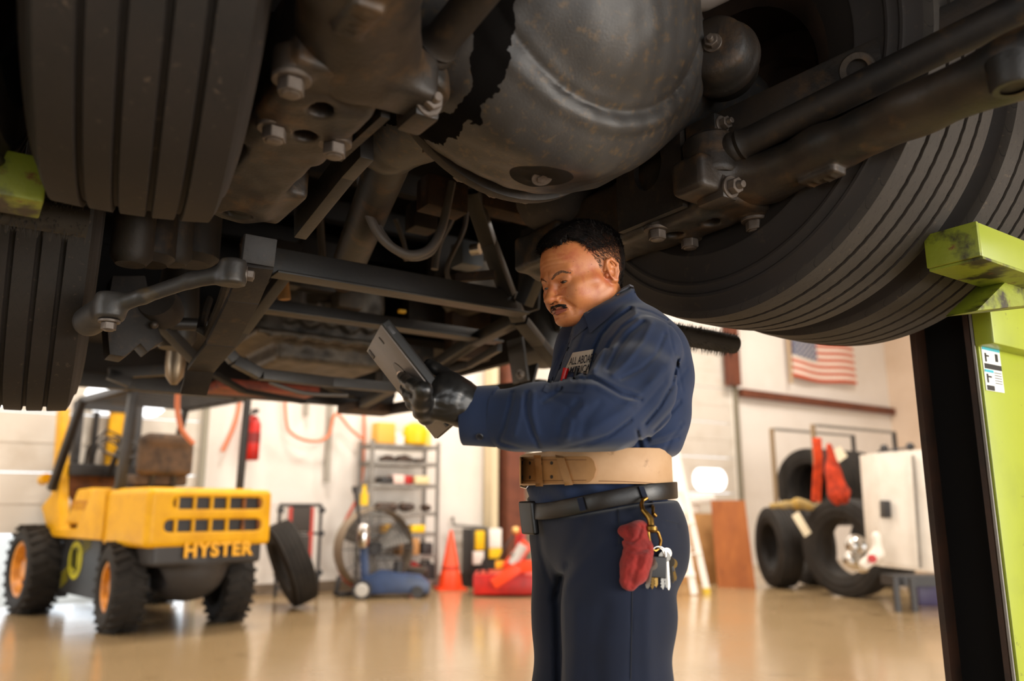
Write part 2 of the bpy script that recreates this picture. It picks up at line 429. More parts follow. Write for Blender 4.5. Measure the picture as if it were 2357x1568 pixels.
# hanging rail, conduits and hoses on the back wall
def hose(name, label, pts, r, m, cat, group=None, l=WL - .06):
    q = [QL(x, y, l) for x, y in pts]
    # smooth the poly-line
    out = []
    for i in range(len(q) - 1):
        p_1 = q[max(i - 1, 0)]; p0_ = q[i]; p1_ = q[i + 1]; p2_ = q[min(i + 2, len(q) - 1)]
        for t in np.linspace(0, 1, 6, endpoint=False):
            out.append(.5 * ((2 * p0_) + (p1_ - p_1) * t + (2 * p_1 - 5 * p0_ + 4 * p1_ - p2_) * t * t + (3 * p0_ - p_1 - 3 * p1_ + p2_) * t ** 3))
    out.append(q[-1])
    return tag(MB().tube(out, r, 8).build(name, m, frame=FR.copy()), label, cat, group)
hose('air_hose', 'orange air hose drooping in a long loop across the wall left of the shelves', [(655, 800), (658, 960), (675, 1000), (720, 1016), (755, 1005), (768, 960), (780, 955), (805, 985), (834, 1010)], .018, M_hoseor, 'hose', l=WL - .12)
hose('air_hose', 'orange hose hanging straight down beside the fire extinguisher', [(560, 860), (550, 940), (535, 990), (512, 1040)], .022, M_hoseor, 'hose')
hose('air_hose', 'orange hose with red end hanging over the forklift seat', [(415, 850), (408, 930), (415, 980), (428, 1003), (446, 1022)], .02, M_hoseor, 'hose', l=6.6)
hose('air_hose', 'thin orange hose running straight down left of the grey shelves', [(838, 930), (838, 1010), (835, 1090), (822, 1150)], .018, M_hoseor, 'hose', l=WL - .03)
hose('air_hose', 'red hose looped on the wall behind the drum fan', [(822, 1150), (800, 1190), (778, 1240), (775, 1290), (790, 1330), (812, 1348)], .02, mat('red_hose', '#B8503C', .5), 'hose', l=WL - .45)
struct('trim_3', MB().box((QL(757, 1000, WL - .05).x, WL - .05, 2.6), (.06, .06, 2.6)), mat('conduit_grey', '#9C968A', .5))
struct('trim_4', MB().box((QL(706, 920, WL - .05).x, WL - .05, 3.3), (.05, .05, 2.4)), mat('conduit_grey', '#9C968A', .5))
# flag
fa0, fa1 = QL(1818, 782, WL - .12), QL(1972, 885, WL - .12)
fz1 = QL(1820, 760, WL - .12).z; fz0 = QL(1820, 865, WL - .12).z; fw = fa1.x - fa0.x; fh = fz1 - fz0
fg = wallthing('flag', 'stars and stripes flag hanging on the back wall above the tyre rack', 'flag')
def wavy(x0, x1, z0, z1, name, m, off=0):
    b = MB(); nx, nz = 24, 3; k = []
    for s in (0, .006):
        for i in range(nx + 1):
            for j in range(nz + 1):
                x = x0 + (x1 - x0) * i / nx; z = z0 + (z1 - z0) * j / nz
                u = (x - fa0.x) / fw
                b.v.append((x, WL - .12 - off - s + .03 * math.sin(u * 9 + z), z - .04 * math.sin(u * 5.0) - .03 * u))
    n1 = nz + 1; T = (nx + 1) * n1
    for i in range(nx):
        for j in range(nz):
            q = i * n1 + j; b.f.append((q, q + 1, q + n1 + 1, q + n1)); b.f.append((T + q, T + q + n1, T + q + n1 + 1, T + q + 1))
    return b.build(name, m, fg)
M_fr, M_fw, M_fb = mat('flag_red', '#C4512F', .8), mat('flag_white', '#EDE3D6', .8), mat('flag_blue', '#56617E', .8)
for i in range(13):
    wavy(fa0.x, fa1.x, fz0 + fh * i / 13, fz0 + fh * (i + 1) / 13, 'stripe', M_fr if i % 2 == 0 else M_fw)
wavy(fa0.x, fa0.x + fw * .4, fz0 + fh * 6 / 13, fz1, 'canton', M_fb, .008)
st = MB()
for r_ in range(9):
    for c_ in range(6 - r_ % 2):
        u = fa0.x + fw * .4 * ((c_ + .5 + .5 * (r_ % 2)) / 6); z = fz0 + fh * 6 / 13 + (fh * 7 / 13) * (r_ + .5) / 9
        uu = (u - fa0.x) / fw; y = WL - .12 - .018 + .03 * math.sin(uu * 9 + z)
        poly = [(math.cos(PI / 2 + k * PI / 5) * (.03 if k % 2 == 0 else .012), math.sin(PI / 2 + k * PI / 5) * (.03 if k % 2 == 0 else .012)) for k in range(10)]
        st.prism(poly, (u, y, z - .04 * math.sin(uu * 5) - .03 * uu), (1, 0, 0), (0, 0, 1), (0, -.003, 0))
o = st.build('star', M_fw, fg); o['kind'] = 'stuff'
MB().cyl((fa0.x - .05, WL - .12, fz0 - .15), (fa0.x - .05, WL - .12, fz1 + .3), .03, n=10).build('flag_pole', mat('pole_tan', '#B59B78', .6), fg)

# ---------------------------------------------------------------- tyres
def tyre_mesh(name, R=.535, hw=.14, rim=.29, ribs=5, gw=.008, gd=.012, seg=128, zig=.0025, bulge=.02, xs=None):
    b = MB(); prof = []
    sd = [(-.55 * hw, rim), (-.95 * hw, rim + .012), (-hw - bulge * .8, rim + .07), (-hw - bulge * .98, rim + .085), (-hw - bulge * .98 - .003, rim + .09), (-hw - bulge * .98 - .003, rim + .094), (-hw - bulge, rim + .099), (-hw - bulge, (R + rim) / 2 + .03), (-hw - bulge - .003, (R + rim) / 2 + .035), (-hw - bulge - .003, (R + rim) / 2 + .04), (-hw - bulge * .9, (R + rim) / 2 + .046), (-hw - bulge * .75, R - .065), (-hw - bulge * .75 - .003, R - .061), (-hw - bulge * .7 - .003, R - .055), (-hw - bulge * .6, R - .050), (-hw - .004, R - .022)]
    prof += [(x, r, 0) for x, r in sd]
    prof.append((-hw + .004, R - .006, 0))
    if xs is None: xs = [-hw + 2 * hw * (i + 1) / ribs for i in range(ribs - 1)]
    crown = lambda x: R - .006 * (x / hw) ** 2
    for x in xs:
        for dx, dr, z in ((-gw / 2 - .0015, 0, 1), (-gw / 2, -.003, 1), (-gw / 2 + .0015, -gd, 1), (gw / 2 - .0015, -gd, 1), (gw / 2, -.003, 1), (gw / 2 + .0015, 0, 1)):
            prof.append((x + dx, crown(x) + dr, z))
    prof.append((hw - .004, R - .006, 0)); prof += [(-x, r, 0) for x, r in reversed(sd)]
    inner = [(.5 * hw, rim - .004, 0), (-.5 * hw, rim - .004, 0)]
    full = prof + inner; k = len(full)
    for i in range(seg):
        t = 2 * PI * i / seg; zz = zig * (1 if i % 2 else -1)
        for x, r, z in full: b.v.append((x + zz * z, r * math.cos(t), r * math.sin(t)))
    for i in range(seg):
        j = (i + 1) % seg
        for q in range(k):
            q2 = (q + 1) % k; b.f.append((i * k + q, i * k + q2, j * k + q2, j * k + q))
    me = bpy.data.meshes.new(name); me.from_pydata(b.v, [], b.f)
    uv = me.uv_layers.new(name='UVMap'); li = 0
    for i in range(seg):
        for q in range(k):
            q2 = (q + 1) % k
            for (u, p) in ((i, q), (i, q2), (i + 1, q2), (i + 1, q)):
                uv.data[li].uv = (u / seg, full[p][0] * 3 + .5); li += 1
    smooth(me, 30); return me
def tread_material(name, base, dirt, n_sipes, strength=.5, side='#2B2420'):
    m = mat(name, base, .7, color2=dirt, scale=5, lo=.4, hi=.7, color3='#5A4C3E', scale3=70, lo3=.62, hi3=.82, bump=.0, spec=.35)
    n = N(m); b = m.node_tree.nodes['Principled BSDF']
    uv = n('UVMap'); sp = n('SeparateXYZ'); n.link(uv.outputs[0], sp.inputs[0])
    def M2(op, a, c):
        x = n('Math', op=op)
        for i, q in ((0, a), (1, c)):
            if isinstance(q, (int, float)): x.inputs[i].default_value = q
            elif q is not None: n.link(q, x.inputs[i])
        return x.outputs[0]
    wv = M2('MULTIPLY', M2('SINE', M2('MULTIPLY', sp.outputs[1], 95.0), 0), .28)
    fr = M2('FRACT', M2('ADD', M2('MULTIPLY', sp.outputs[0], float(n_sipes)), wv), 0)
    line = M2('LESS_THAN', fr, .035)
    noi = n('TexNoise'); noi.inputs['Scale'].default_value = 120; tc = n('TexCoord'); n.link(tc.outputs['Object'], noi.inputs['Vector'])
    h = M2('SUBTRACT', M2('MULTIPLY', noi.outputs[0], .25), line)
    bp = n('Bump'); bp.inputs['Strength'].default_value = strength; bp.inputs['Distance'].default_value = .003
    n.link(h, bp.inputs['Height']); n.link(bp.outputs[0], b.inputs['Normal'])
    src = b.inputs['Base Color'].links[0].from_socket
    mx = n('Mix', data_type='RGBA'); n.link(M2('MULTIPLY', line, .75), mx.inputs[0]); n.link(src, mx.inputs[6]); mx.inputs[7].default_value = lin('#120F0D'); n.link(mx.outputs[2], b.inputs['Base Color'])
    return m
M_tread = tread_material('bus_tyre_rubber', '#35302B', '#2B2622', 64)
M_tread2 = tread_material('worn_tyre_rubber', '#241E1A', '#1D1916', 96, .35)
M_side = mat('tyre_sidewall', '#211A16', .7, color2='#1A1512', scale=7, color3='#33281E', scale3=30, bump=.1, bscale=60)
def split_side(me, m_tread, m_side, R, hw):
    """tread faces keep slot 0, sidewalls get slot 1"""
    me.materials.append(m_tread); me.materials.append(m_side)
    for p in me.polygons:
        c = p.center; r = math.hypot(c.y, c.z)
        if r < R - .016 and abs(c.x) > hw - .004 or r < R - .03: p.material_index = 1
def rim_mesh(R=.285, w_=.22, dish=.08, holes=10, name='rim'):
    b = MB()
    b.lathe((0, 0, 0), (1, 0, 0), [(-w_ / 2, R + .02), (-w_ / 2 + .015, R - .005), (-w_ / 2 + .04, R - .02), (w_ / 2 - .04, R - .02), (w_ / 2 - .015, R - .005), (w_ / 2, R + .02), (w_ / 2, R + .012), (w_ / 2 - .03, R - .035), (-dish, R - .04), (-dish - .01, R * .62), (-dish - .03, R * .55), (-dish - .03, .06), (-dish - .05, .055), (-dish - .05, .001), (-dish - .035, .001), (-dish - .015, .08), (-dish - .012, R * .55), (-dish + .005, R * .62), (-w_ / 2 + .03, R - .032)], 40, cap=False)
    for i in range(holes):
        t = 2 * PI * i / holes; b.cyl((-dish - .06, .115 * math.cos(t), .115 * math.sin(t)), (-dish - .02, .115 * math.cos(t), .115 * math.sin(t)), .012, n=6)
    return b.mesh(name, 35)
# ---------------------------------------------------------------- the bus on the lift (local frame: a across, l along, z up)
bus = bpy.data.objects.new('bus', None); COL.objects.link(bus); bus.matrix_basis = FR.copy()
tag(bus, 'dark grimy underside of a raised coach with wheels, axle and engine overhead', 'bus')
S = 1.762                                             # mirror: a -> S - a
AXL, AXZ = 1.19, 1.965
# wheels
t_drive = tyre_mesh('drive_tyre', .535, .13, .29, xs=[-.075, -.027, .026, .076], gw=.009, gd=.014, seg=240, zig=.0008)
split_side(t_drive, M_tread, M_side, .535, .13)
t_worn = tyre_mesh('drive_tyre', .535, .13, .29, xs=[-.074, -.026, .026, .074], gw=.010, gd=.012, seg=180, zig=.0)
split_side(t_worn, M_tread2, M_side, .535, .13)
M_rimd = mat('dirty_rim', '#3B2C22', .6, color2='#241C17', scale=8, bump=.2, bscale=60)
rim_b = rim_mesh(); rim_b.materials.append(M_rimd)
def wheel(me, a, l, z, rz=0, flip=1, spin=0):
    o = link('wheel', me, None, bus); o.matrix_basis = Matrix.Translation((a, l, z)) @ Matrix.Rotation(rz, 4, 'Z') @ Matrix.Rotation(spin, 4, 'X')
    r = link('rim', rim_b, None, o); r.matrix_basis = Matrix.Rotation(0 if flip > 0 else PI, 4, 'Z')
    return o
wheel(t_worn, .180, 1.335, 2.02, math.radians(-8.6), 1, .2); wheel(t_worn, -.161, 1.387, 2.02, math.radians(-8.6), 1, 1.0)
wheel(t_drive, 1.556, AXL, AXZ, 0, -1, .4); wheel(t_drive, 1.901, AXL, AXZ, 0, -1, 1.3)
wheel(t_worn, .10, 2.50, 1.79, math.radians(-4), 1, .7)

def bp(mb, name, m, **kw): return mb.build(name, m, bus, **kw)
def bsdf(name, fn, lo, hi, h, m, coarse=4):
    return link(name, sdf_mesh(name, fn, lo, hi, h, coarse), m, bus)
# differential housing with axle tubes
DC = (.88, 1.14, 1.965)
def f_diff(Q):
    d = cyls(Q, (DC[0] - .01, 1.045, 1.962), (DC[0], 1.31, 1.955), .328, .075)
    d = smin(d, ell(Q, (DC[0] - .03, 1.10, 1.90), (.30, .16, .275)), .05)
    dome = ell(Q, (DC[0] - .015, 1.055, 2.0), (.268, .20, .30))
    d = smin(d, dome, .012)
    for s in (-1, 1):
        d = smin(d, cap(Q, (DC[0] + s * .17, 1.20, 1.955), (DC[0] + s * .50, 1.19, 1.975), .225, .090), .12)
        d = smin(d, cap(Q, (DC[0] + s * .4, 1.19, 1.985), (DC[0] + s * .62, 1.19, 1.985), .085), .03)
    # raised rib and groove where the cover meets the bowl
    rr = np.sqrt((Q[:, 0] - DC[0] + .015) ** 2 + (Q[:, 2] - 1.975) ** 2)
    d = smin(d, np.hypot(rr - .292, Q[:, 1] - 1.012) - .013, .014)
    d = d + .006 * np.exp(-((rr - .272) / .006) ** 2) * (Q[:, 1] < 1.08)
    # rear carrier neck towards the drive shaft
    d = smin(d, cap(Q, (.80, 1.38, 1.93), (.76, 1.62, 1.86), .17, .085), .05)
    d -= .0012 * np.sin(Q[:, 0] * 90) * np.sin(Q[:, 2] * 85 + Q[:, 1] * 60)
    # drain plug boss
    d = smin(d, cyls(Q, (.864, 1.16, 1.66), (.862, 1.155, 1.628), .03, .004), .01)
    return d
def diff_material():
    m = mat('differential_housing', '#3C3A39', .42, color2='#302D2B', scale=4, lo=.4, hi=.65, color3='#5E4C36', scale3=60, lo3=.54, hi3=.75, bump=.35, bscale=240, bdist=.0015, spec=.4)
    n = N(m); b = m.node_tree.nodes['Principled BSDF']; src = b.inputs['Base Color'].links[0].from_socket
    tc = n('TexCoord'); sp = n('SeparateXYZ'); n.link(tc.outputs['Object'], sp.inputs[0])
    def M2(op, a, c=0):
        x = n('Math', op=op)
        for i, q in ((0, a), (1, c)):
            if isinstance(q, (int, float)): x.inputs[i].default_value = q
            else: n.link(q, x.inputs[i])
        return x.outputs[0]
    no = n('TexNoise'); no.inputs['Scale'].default_value = 9; n.link(tc.outputs['Object'], no.inputs['Vector'])
    no2 = n('TexNoise'); no2.inputs['Scale'].default_value = 60; n.link(tc.outputs['Object'], no2.inputs['Vector'])
    wob = M2('ADD', M2('MULTIPLY', M2('SUBTRACT', no.outputs[0], .5), .10), M2('MULTIPLY', M2('SUBTRACT', no2.outputs[0], .5), .02))
    # oil spill: runs down one side of the bowl and narrows to a drip at the bottom
    za = M2('SUBTRACT', sp.outputs[2], 1.70)
    wid = M2('ADD', M2('MULTIPLY', M2('MAXIMUM', za, 0.0), .19), .018)
    cen = M2('SUBTRACT', M2('ADD', .662, M2('MULTIPLY', wob, .4)), M2('MULTIPLY', za, .15))
    msk = M2('MULTIPLY', M2('LESS_THAN', M2('ABSOLUTE', M2('SUBTRACT', sp.outputs[0], cen)), M2('ADD', wid, wob)), M2('GREATER_THAN', M2('ADD', sp.outputs[2], M2('MULTIPLY', wob, .2)), 1.655))
    # dark weep around the drain plug
    dx = M2('SUBTRACT', sp.outputs[0], .863); dy = M2('SUBTRACT', sp.outputs[1], 1.155)
    rr = M2('SQRT', M2('ADD', M2('MULTIPLY', dx, dx), M2('MULTIPLY', dy, dy)))
    pl = M2('MULTIPLY', M2('LESS_THAN', rr, .062), M2('LESS_THAN', sp.outputs[2], 1.75))
    both = M2('MAXIMUM', msk, M2('MULTIPLY', pl, .75))
    mx = n('Mix', data_type='RGBA'); n.link(both, mx.inputs[0]); n.link(src, mx.inputs[6]); mx.inputs[7].default_value = lin('#0A0807'); n.link(mx.outputs[2], b.inputs['Base Color'])
    rr2 = n('MapRange'); rr2.inputs['To Min'].default_value = .42; rr2.inputs['To Max'].default_value = .9; n.link(both, rr2.inputs['Value']); n.link(rr2.outputs[0], b.inputs['Roughness'])
    rs = n('MapRange'); rs.inputs['To Min'].default_value = .4; rs.inputs['To Max'].default_value = .08; n.link(both, rs.inputs['Value']); n.link(rs.outputs[0], b.inputs['Specular IOR Level'])
    return m
bsdf('differential_housing', f_diff, (.18, .78, 1.60), (1.58, 1.75, 2.36), .007, diff_material())
bp(MB().cyl((.864, 1.16, 1.64), (.862, 1.152, 1.619), .020, n=24).cyl((.862, 1.152, 1.62), (.862, 1.151, 1.6175), .010, n=6), 'drain_plug', M_bolt)
fg_ = MB().lathe((DC[0], 1.305, 1.955), (0, 1, 0), [(-.012, .02), (-.012, .322), (.012, .322), (.012, .02)], 64)
bp(fg_, 'differential_flange', M_grime, bevel=.003)
BOLT = MB().cyl((0, 0, -.004), (0, 0, .003), .026, n=24).cyl((0, 0, .003), (0, 0, .021), .0185, .0185, n=6).cyl((0, 0, .021), (0, 0, .024), .014, .011, n=16).mesh('bolt', 30, bevel=.0012, seg=1)
BOLT.materials.append(M_bolt)
NUT = MB().cyl((0, 0, -.004), (0, 0, .002), .022, n=20).cyl((0, 0, .002), (0, 0, .018), .016, n=6).cyl((0, 0, .018), (0, 0, .030), .009, .007, n=12).mesh('nut', 30, bevel=.001, seg=1)
NUT.materials.append(M_bolt)
def put(me, name, loc, d, parent=bus, s=1.0):
    o = link(name, me, None, parent); x, y, z = basis(d)
    o.matrix_basis = Matrix.Translation(loc) @ Matrix((x, y, z)).transposed().to_4x4() @ Matrix.Scale(s, 4); return o
for i in range(14):
    t = PI * .97 + 1.1 * PI * i / 13
    put(BOLT, 'bolt', (DC[0] + .303 * math.cos(t), 1.320, 1.955 + .303 * math.sin(t)), (0, 1, 0), s=.7)
# suspension beams, torque rods and their clamps, mirrored on the two sides
def mir(s, a): return a if s < 0 else S - a
RARM = [(QZ(x_, y_, z_), r_) for x_, y_, z_, r_ in ((2520, 70, 1.71, .074), (2357, 148, 1.70, .070), (2100, 256, 1.70, .062), (1900, 346, 1.70, .066), (1760, 415, 1.69, .074))]
for p, r_ in RARM: p.x = S - p.x
for s in (-1, 1):
    X = lambda a, l, z: (mir(s, a), l, z)
    sg = -1 if s < 0 else 1
    def f_arm(Q):          # upper cast arm, seen from below
        q = Q.copy()
        if s > 0: q[:, 0] = S - q[:, 0]
        q3 = q * np.array([1, 1, 1.55], np.float32)
        A0 = (.21, .30, 1.72 * 1.55) if s < 0 else (.575, .18, 1.735 * 1.55)
        A1 = (.37, .90, 1.705 * 1.55) if s < 0 else tuple(RARM[-1][0][:2]) + (1.70 * 1.55,)
        if s < 0: d = cap(q3, A0, A1, .062, .078) / 1.25
        else:
            d = chain(q3, [((p[0], p[1], p[2] * 1.55), r_) for p, r_ in RARM], .03) / 1.25
        d = smin(d, cap(q3, A1, (.455, 1.10, 1.70 * 1.55), .080 if s < 0 else .062, .105 if s < 0 else .085) / 1.25, .03)
        d = smax(d, q[:, 1] - 1.125 + .25 * (q[:, 0] - .45), .02)
        d = smin(d, bxs(q, (.530, 1.085, 1.685), (.045, .045, .040), .014), .025)
        pc = (.375, .915) if s < 0 else (RARM[3][0].x + .005, RARM[3][0].y + .01)
        pad = bxs(q, (pc[0], pc[1], 1.655), (.023, .042, .016), .003)
        d = smin(d, pad, .003)
        for k in range(4): d = smin(d, bxs(q, (pc[0] + .004 * (-1) ** k, pc[1] - .026 + .017 * k, 1.638), (.012, .0035, .004), .001), .002)
        d -= .0010 * np.sin(q[:, 0] * 70 + q[:, 2] * 30) * np.sin(q[:, 1] * 60)
        return d
    lo_ = X(.30, 0, 0)[0]; hi_ = X(.68, 0, 0)[0]
    arm = bsdf('suspension_arm', f_arm, (min(lo_, hi_), -.04, 1.62), (max(lo_, hi_), 1.26, 1.94), .006, M_cast)
    def f_low(Q):          # lower beam that runs back from the axle
        q = Q.copy()
        if s > 0: q[:, 0] = S - q[:, 0]
        d = bxs(q, (.420, 1.21, 1.72), (.082, .16, .08), .012)
        d = smin(d, bxs(q, (.430, 1.42, 1.715), (.066, .28, .082), .016), .03)
        d = smin(d, cyls(q, (.44, 1.70, 1.630), (.44, 1.70, 1.74), .066, .012), .04)
        d = np.maximum(d, -cyls(q, (.44, 1.70, 1.55), (.44, 1.70, 1.648), .034, .004))
        d = np.minimum(d, cyls(q, (.44, 1.70, 1.642), (.44, 1.70, 1.70), .031, .004))
        for (x, y) in ((.419, 1.158), (.430, 1.258)):
            d = smin(d, cyls(q, (x, y, 1.634), (x, y, 1.68), .036, .005), .006)
            d = np.maximum(d, -cyls(q, (x, y, 1.5), (x, y, 1.70), .021, .002))
        for (x, y) in ((.347, 1.093), (.377, 1.262), (.485, 1.262)):
            d = smin(d, cyls(q, (x, y, 1.634), (x, y, 1.68), .030, .004), .008)
        # flared foot towards the frame
        d = smin(d, bxs(q, (.50, 1.66, 1.69), (.05, .10, .05), .015), .03)
        d -= .0009 * np.sin(q[:, 0] * 80 + q[:, 2] * 50) * np.sin(q[:, 1] * 75)
        return d
    lo_ = X(.30, 0, 0)[0]; hi_ = X(.60, 0, 0)[0]
    low = bsdf('suspension_beam', f_low, (min(lo_, hi_), .96, 1.58), (max(lo_, hi_), 1.82, 1.80), .0045, M_cast)
    for (x, y) in ((.347, 1.093), (.377, 1.262), (.485, 1.262)): put(BOLT, 'bolt', X(x, y, 1.632), (0, 0, -1), low, 1.15)
    # side plate with a big round hole (towards the middle of the bus)
    pl = MB()
    n_ = 28; hole = [(.045 * math.cos(2 * PI * i / n_), .058 * math.sin(2 * PI * i / n_)) for i in range(n_)]
    outer = []
    for i in range(n_):
        t = 2 * PI * i / n_; c_, s_ = math.cos(t), math.sin(t); k = min(.105 / max(abs(c_), 1e-6), .13 / max(abs(s_), 1e-6)); outer.append((c_ * k, s_ * k))
    for dd in (0, 1):
        aa = .515 + dd * .016
        pl.v += [X(aa, 1.24 + u, 1.77 + v_) for u, v_ in hole] + [X(aa, 1.24 + u, 1.77 + v_) for u, v_ in outer]
    m2 = 2 * n_
    for i in range(n_):
        j = (i + 1) % n_
        pl.f += [(i, j, n_ + j, n_ + i), (m2 + i, m2 + n_ + i, m2 + n_ + j, m2 + j), (i, m2 + i, m2 + j, j), (n_ + i, n_ + j, m2 + n_ + j, m2 + n_ + i)]
    bp(pl, 'side_plate', M_grime)
    # torque rod
    r0 = QZ(958, 165, 1.735); r1 = r0 + (QZ(1095, -5, 1.775) - r0) * 2.6
    if s > 0: r0 = QZ(1637, 368, 1.735); r1 = QZ(2410, -10, 1.84)
    rod = bp(MB().lathe(r0, r1 - r0, [(.03, .032), (.055, .036), (.06, .036), (.066, .032), (.075, .036), (.08, .032), (.095, .030), ((r1 - r0).length, .030)], 28), 'torque_rod', M_grime)
    ax_ = Vector((0, .12, 1)).normalized()
    bush = bp(MB().lathe(r0 - ax_ * .052, ax_, [(0, .040), (0, .050), (.006, .056), (.014, .057), (.09, .057), (.098, .050), (.104, .042)], 36), 'bushing', M_cast)
    MB().lathe(r0 - ax_ * .056, ax_, [(0, .010), (0, .030), (.004, .036), (.012, .037), (.012, .048), (.02, .048)], 32, cap=False).build('rubber_ring', M_black, bush)
    cl = bp(MB().box(r0 - ax_ * .078 + V(0, .0, 0), (.045, .075, .055)), 'clamp_block', M_cast, bevel=.008)
    put(NUT, 'nut', r0 - ax_ * .080 + V(0, -.040, 0), (0, -1, -.12), cl, 1.1)
    cl2 = bp(MB().box(r0 + ax_ * .070, (.045, .085, .045)), 'clamp_block', M_cast, bevel=.006)
    put(NUT, 'nut', r0 + ax_ * .068 + V(.0, -.044, 0), (0, -1, .0), cl2, .9)
    # shock-absorber-like air spring canister towards the outside
    asp = MB().lathe(X(.50, 1.62, 1.74), (0, 0, 1), [(0, .06), (.02, .09), (.06, .11), (.10, .115), (.16, .11), (.20, .115), (.26, .11), (.30, .09)], 36)
    bp(asp, 'air_spring', M_rub)
# brake chamber
bc0 = QL(1640, 100, .98); bd = Vector((.86, .48, .06)).normalized()
bp(MB().lathe(bc0, bd, [(0, .008), (0, .030), (.005, .058), (.012, .066), (.05, .075), (.06, .080), (.066, .084), (.078, .084), (.082, .076), (.13, .072), (.145, .06), (.15, .02)], 44), 'brake_chamber', M_cast)
put(NUT, 'nut', bc0 - bd * .003, -bd, s=.9)
# dark arm with a hole, upper right
b_ = [QZ(1640, 318, 1.80), QZ(2400, -30, 1.93)]
ca_ = bp(MB().beam(b_[0], b_[1] + (b_[1] - b_[0]) * .15, .045, .085), 'control_arm', M_cast, bevel=.006)
h0 = QZ(1973, 160, 1.85); hd_ = Vector((h0 - Vector((0, 0, 1)))).normalized()
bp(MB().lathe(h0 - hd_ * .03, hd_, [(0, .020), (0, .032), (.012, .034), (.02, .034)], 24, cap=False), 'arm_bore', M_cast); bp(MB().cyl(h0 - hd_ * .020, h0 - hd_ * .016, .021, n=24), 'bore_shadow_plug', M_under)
e0_ = QZ(2335, 205, 1.635); bp(MB().lathe(e0_, (0, 0, 1), [(0, .020), (0, .030), (.006, .034), (.05, .036)], 28, cap=False), 'eye_ring', M_cast); bp(MB().cyl(e0_ + V(0, 0, .004), e0_ + V(0, 0, .04), .022, n=24), 'eye_plug', M_grime)
bp(MB().beam(QL(1870, 30, 1.15), QL(1905, 170, 1.0), .04, .10), 'bracket', M_grime, bevel=.004)
bp(MB().beam(QL(1905, 60, 1.15), QL(1860, -60, 1.2), .03, .08), 'hanger', M_grime, bevel=.004)
bp(MB().tube([QL(1480, -20, .95), QL(1545, 4, .95), QL(1620, -2, .95), QL(1680, -30, .95)], .024, 12), 'air_line', M_hose)
# drive shaft
s0, s1 = V(.775, 1.60, 1.87), QL(790, 640, 2.55)
bp(MB().lathe(s0, s1 - s0, [(-.04, .06), (0, .075), (.03, .075), (.05, .05), (.08, .048), (.085, .055), ((s1 - s0).length, .055)], 32), 'drive_shaft', M_cast)
# frame: two long rails and cross members
cross = [((625, 600), (1195, 705), 2.15, .030, .082), ((598, 705), (1140, 778), 2.65, .05, .045)]
for (x0, y0), (x1, y1), l_, w_, h_ in cross:
    q0 = QL(x0, y0, l_); q1 = QL(x1, y1, l_); q1.z = q0.z = (q0.z + q1.z) / 2
    cm = MB().beam(q0, q1, w_, h_); cm.beam(q0 + V(0, -.03, -h_ / 2), q1 + V(0, -.03, -h_ / 2), .07, .008)
    bp(cm, 'cross_member', M_frame, bevel=.003)
def poly_beam(name, pts, w_, h_, m=M_frame, bevel=.003, up=(0, 0, 1)):
    b = MB()
    for p, q in zip(pts[:-1], pts[1:]): b.beam(p, q, w_, h_, up)
    return bp(b, name, m, bevel=bevel)
# long left rail running back and down: broad strap, then narrower
poly_beam('frame_rail', [QA(600, 545, .52), QA(592, 610, .52), QA(560, 690, .53), QA(508, 790, .54), QA(462, 850, .55), QA(445, 905, .55)], .075, .018, M_grime, up=(0, .4, 1))
poly_beam('frame_rail', [QA(690, 520, .60), QA(800, 380, .60), QA(845, 330, .6)], .03, .07)
poly_beam('frame_rail', [QL(1190, 735, 2.3), QL(1090, 785, 2.7), QL(1000, 843, 3.1), QL(880, 905, 3.8), QL(810, 945, 4.4)], .05, .045)
poly_beam('frame_rail', [QL(1150, 800, 2.4), QL(1080, 840, 2.8), QL(1010, 862, 3.1)], .02, .03)
poly_beam('frame_strut', [QL(1085, 440, 2.0), QL(1125, 560, 2.1), QL(1170, 680, 2.15), QL(1195, 735, 2.2)], .05, .035)
poly_beam('frame_strut', [QL(1330, 480, 1.9), QL(1260, 570, 2.0), QL(1205, 700, 2.1)], .045, .05)
poly_beam('frame_strut', [QL(1200, 740, 2.2), QL(1240, 790, 2.25), QL(1290, 850, 2.3)], .05, .03)
poly_beam('frame_plate', [QL(1225, 520, 2.25), QL(1215, 720, 2.25)], .012, .13, M_frame, up=(0, 1, 0))
hp = poly_beam('hanger_plate', [QL(1185, 780, 2.4), QL(1200, 880, 2.4)], .012, .10, M_frame, up=(0, 1, 0))
put(BOLT, 'bolt', QL(1197, 862, 2.36), (0, -1, 0), s=.7)
poly_beam('hanger_plate', [QL(1225, 840, 2.42), QL(1210, 900, 2.42)], .012, .08, M_frame, up=(0, 1, 0))
poly_beam('frame_strut', [QL(1050, 640, 2.2), QL(1140, 632, 2.1)], .02, .03, M_rust)
# V stay and control link left
poly_beam('stay', [QL(365, 740, 2.6), QL(460, 840, 2.7), QL(480, 845, 2.7), QL(560, 760, 2.5), QL(660, 625, 2.2)], .035, .03)
lk = [QL(255, 705, 1.95), QL(330, 682, 1.9), QL(440, 645, 1.85), QL(535, 628, 1.8)]
def f_link(Q):
    d = chain(Q, [(lk[0], .022), (lk[1], .017), (lk[2], .018), (lk[3], .022)], .01)
    for p in (lk[0], lk[3]): d = smin(d, cyls(Q, p + V(0, 0, -.03), p + V(0, 0, .03), .031, .006), .012)
    d = smin(d, cap(Q, lk[0] + V(0, .02, 0), lk[0] + V(-.03, .1, -.02), .035), .02)
    return d
allp = np.array(lk); bsdf('control_link', f_link, allp.min(0) - .1, allp.max(0) + .12, .006, M_frame)
put(BOLT, 'bolt', lk[0] + V(0, 0, -.036), (0, 0, -1), s=.9); put(BOLT, 'bolt', lk[3] + V(.03, 0, 0), (1, -.2, 0), s=.8)
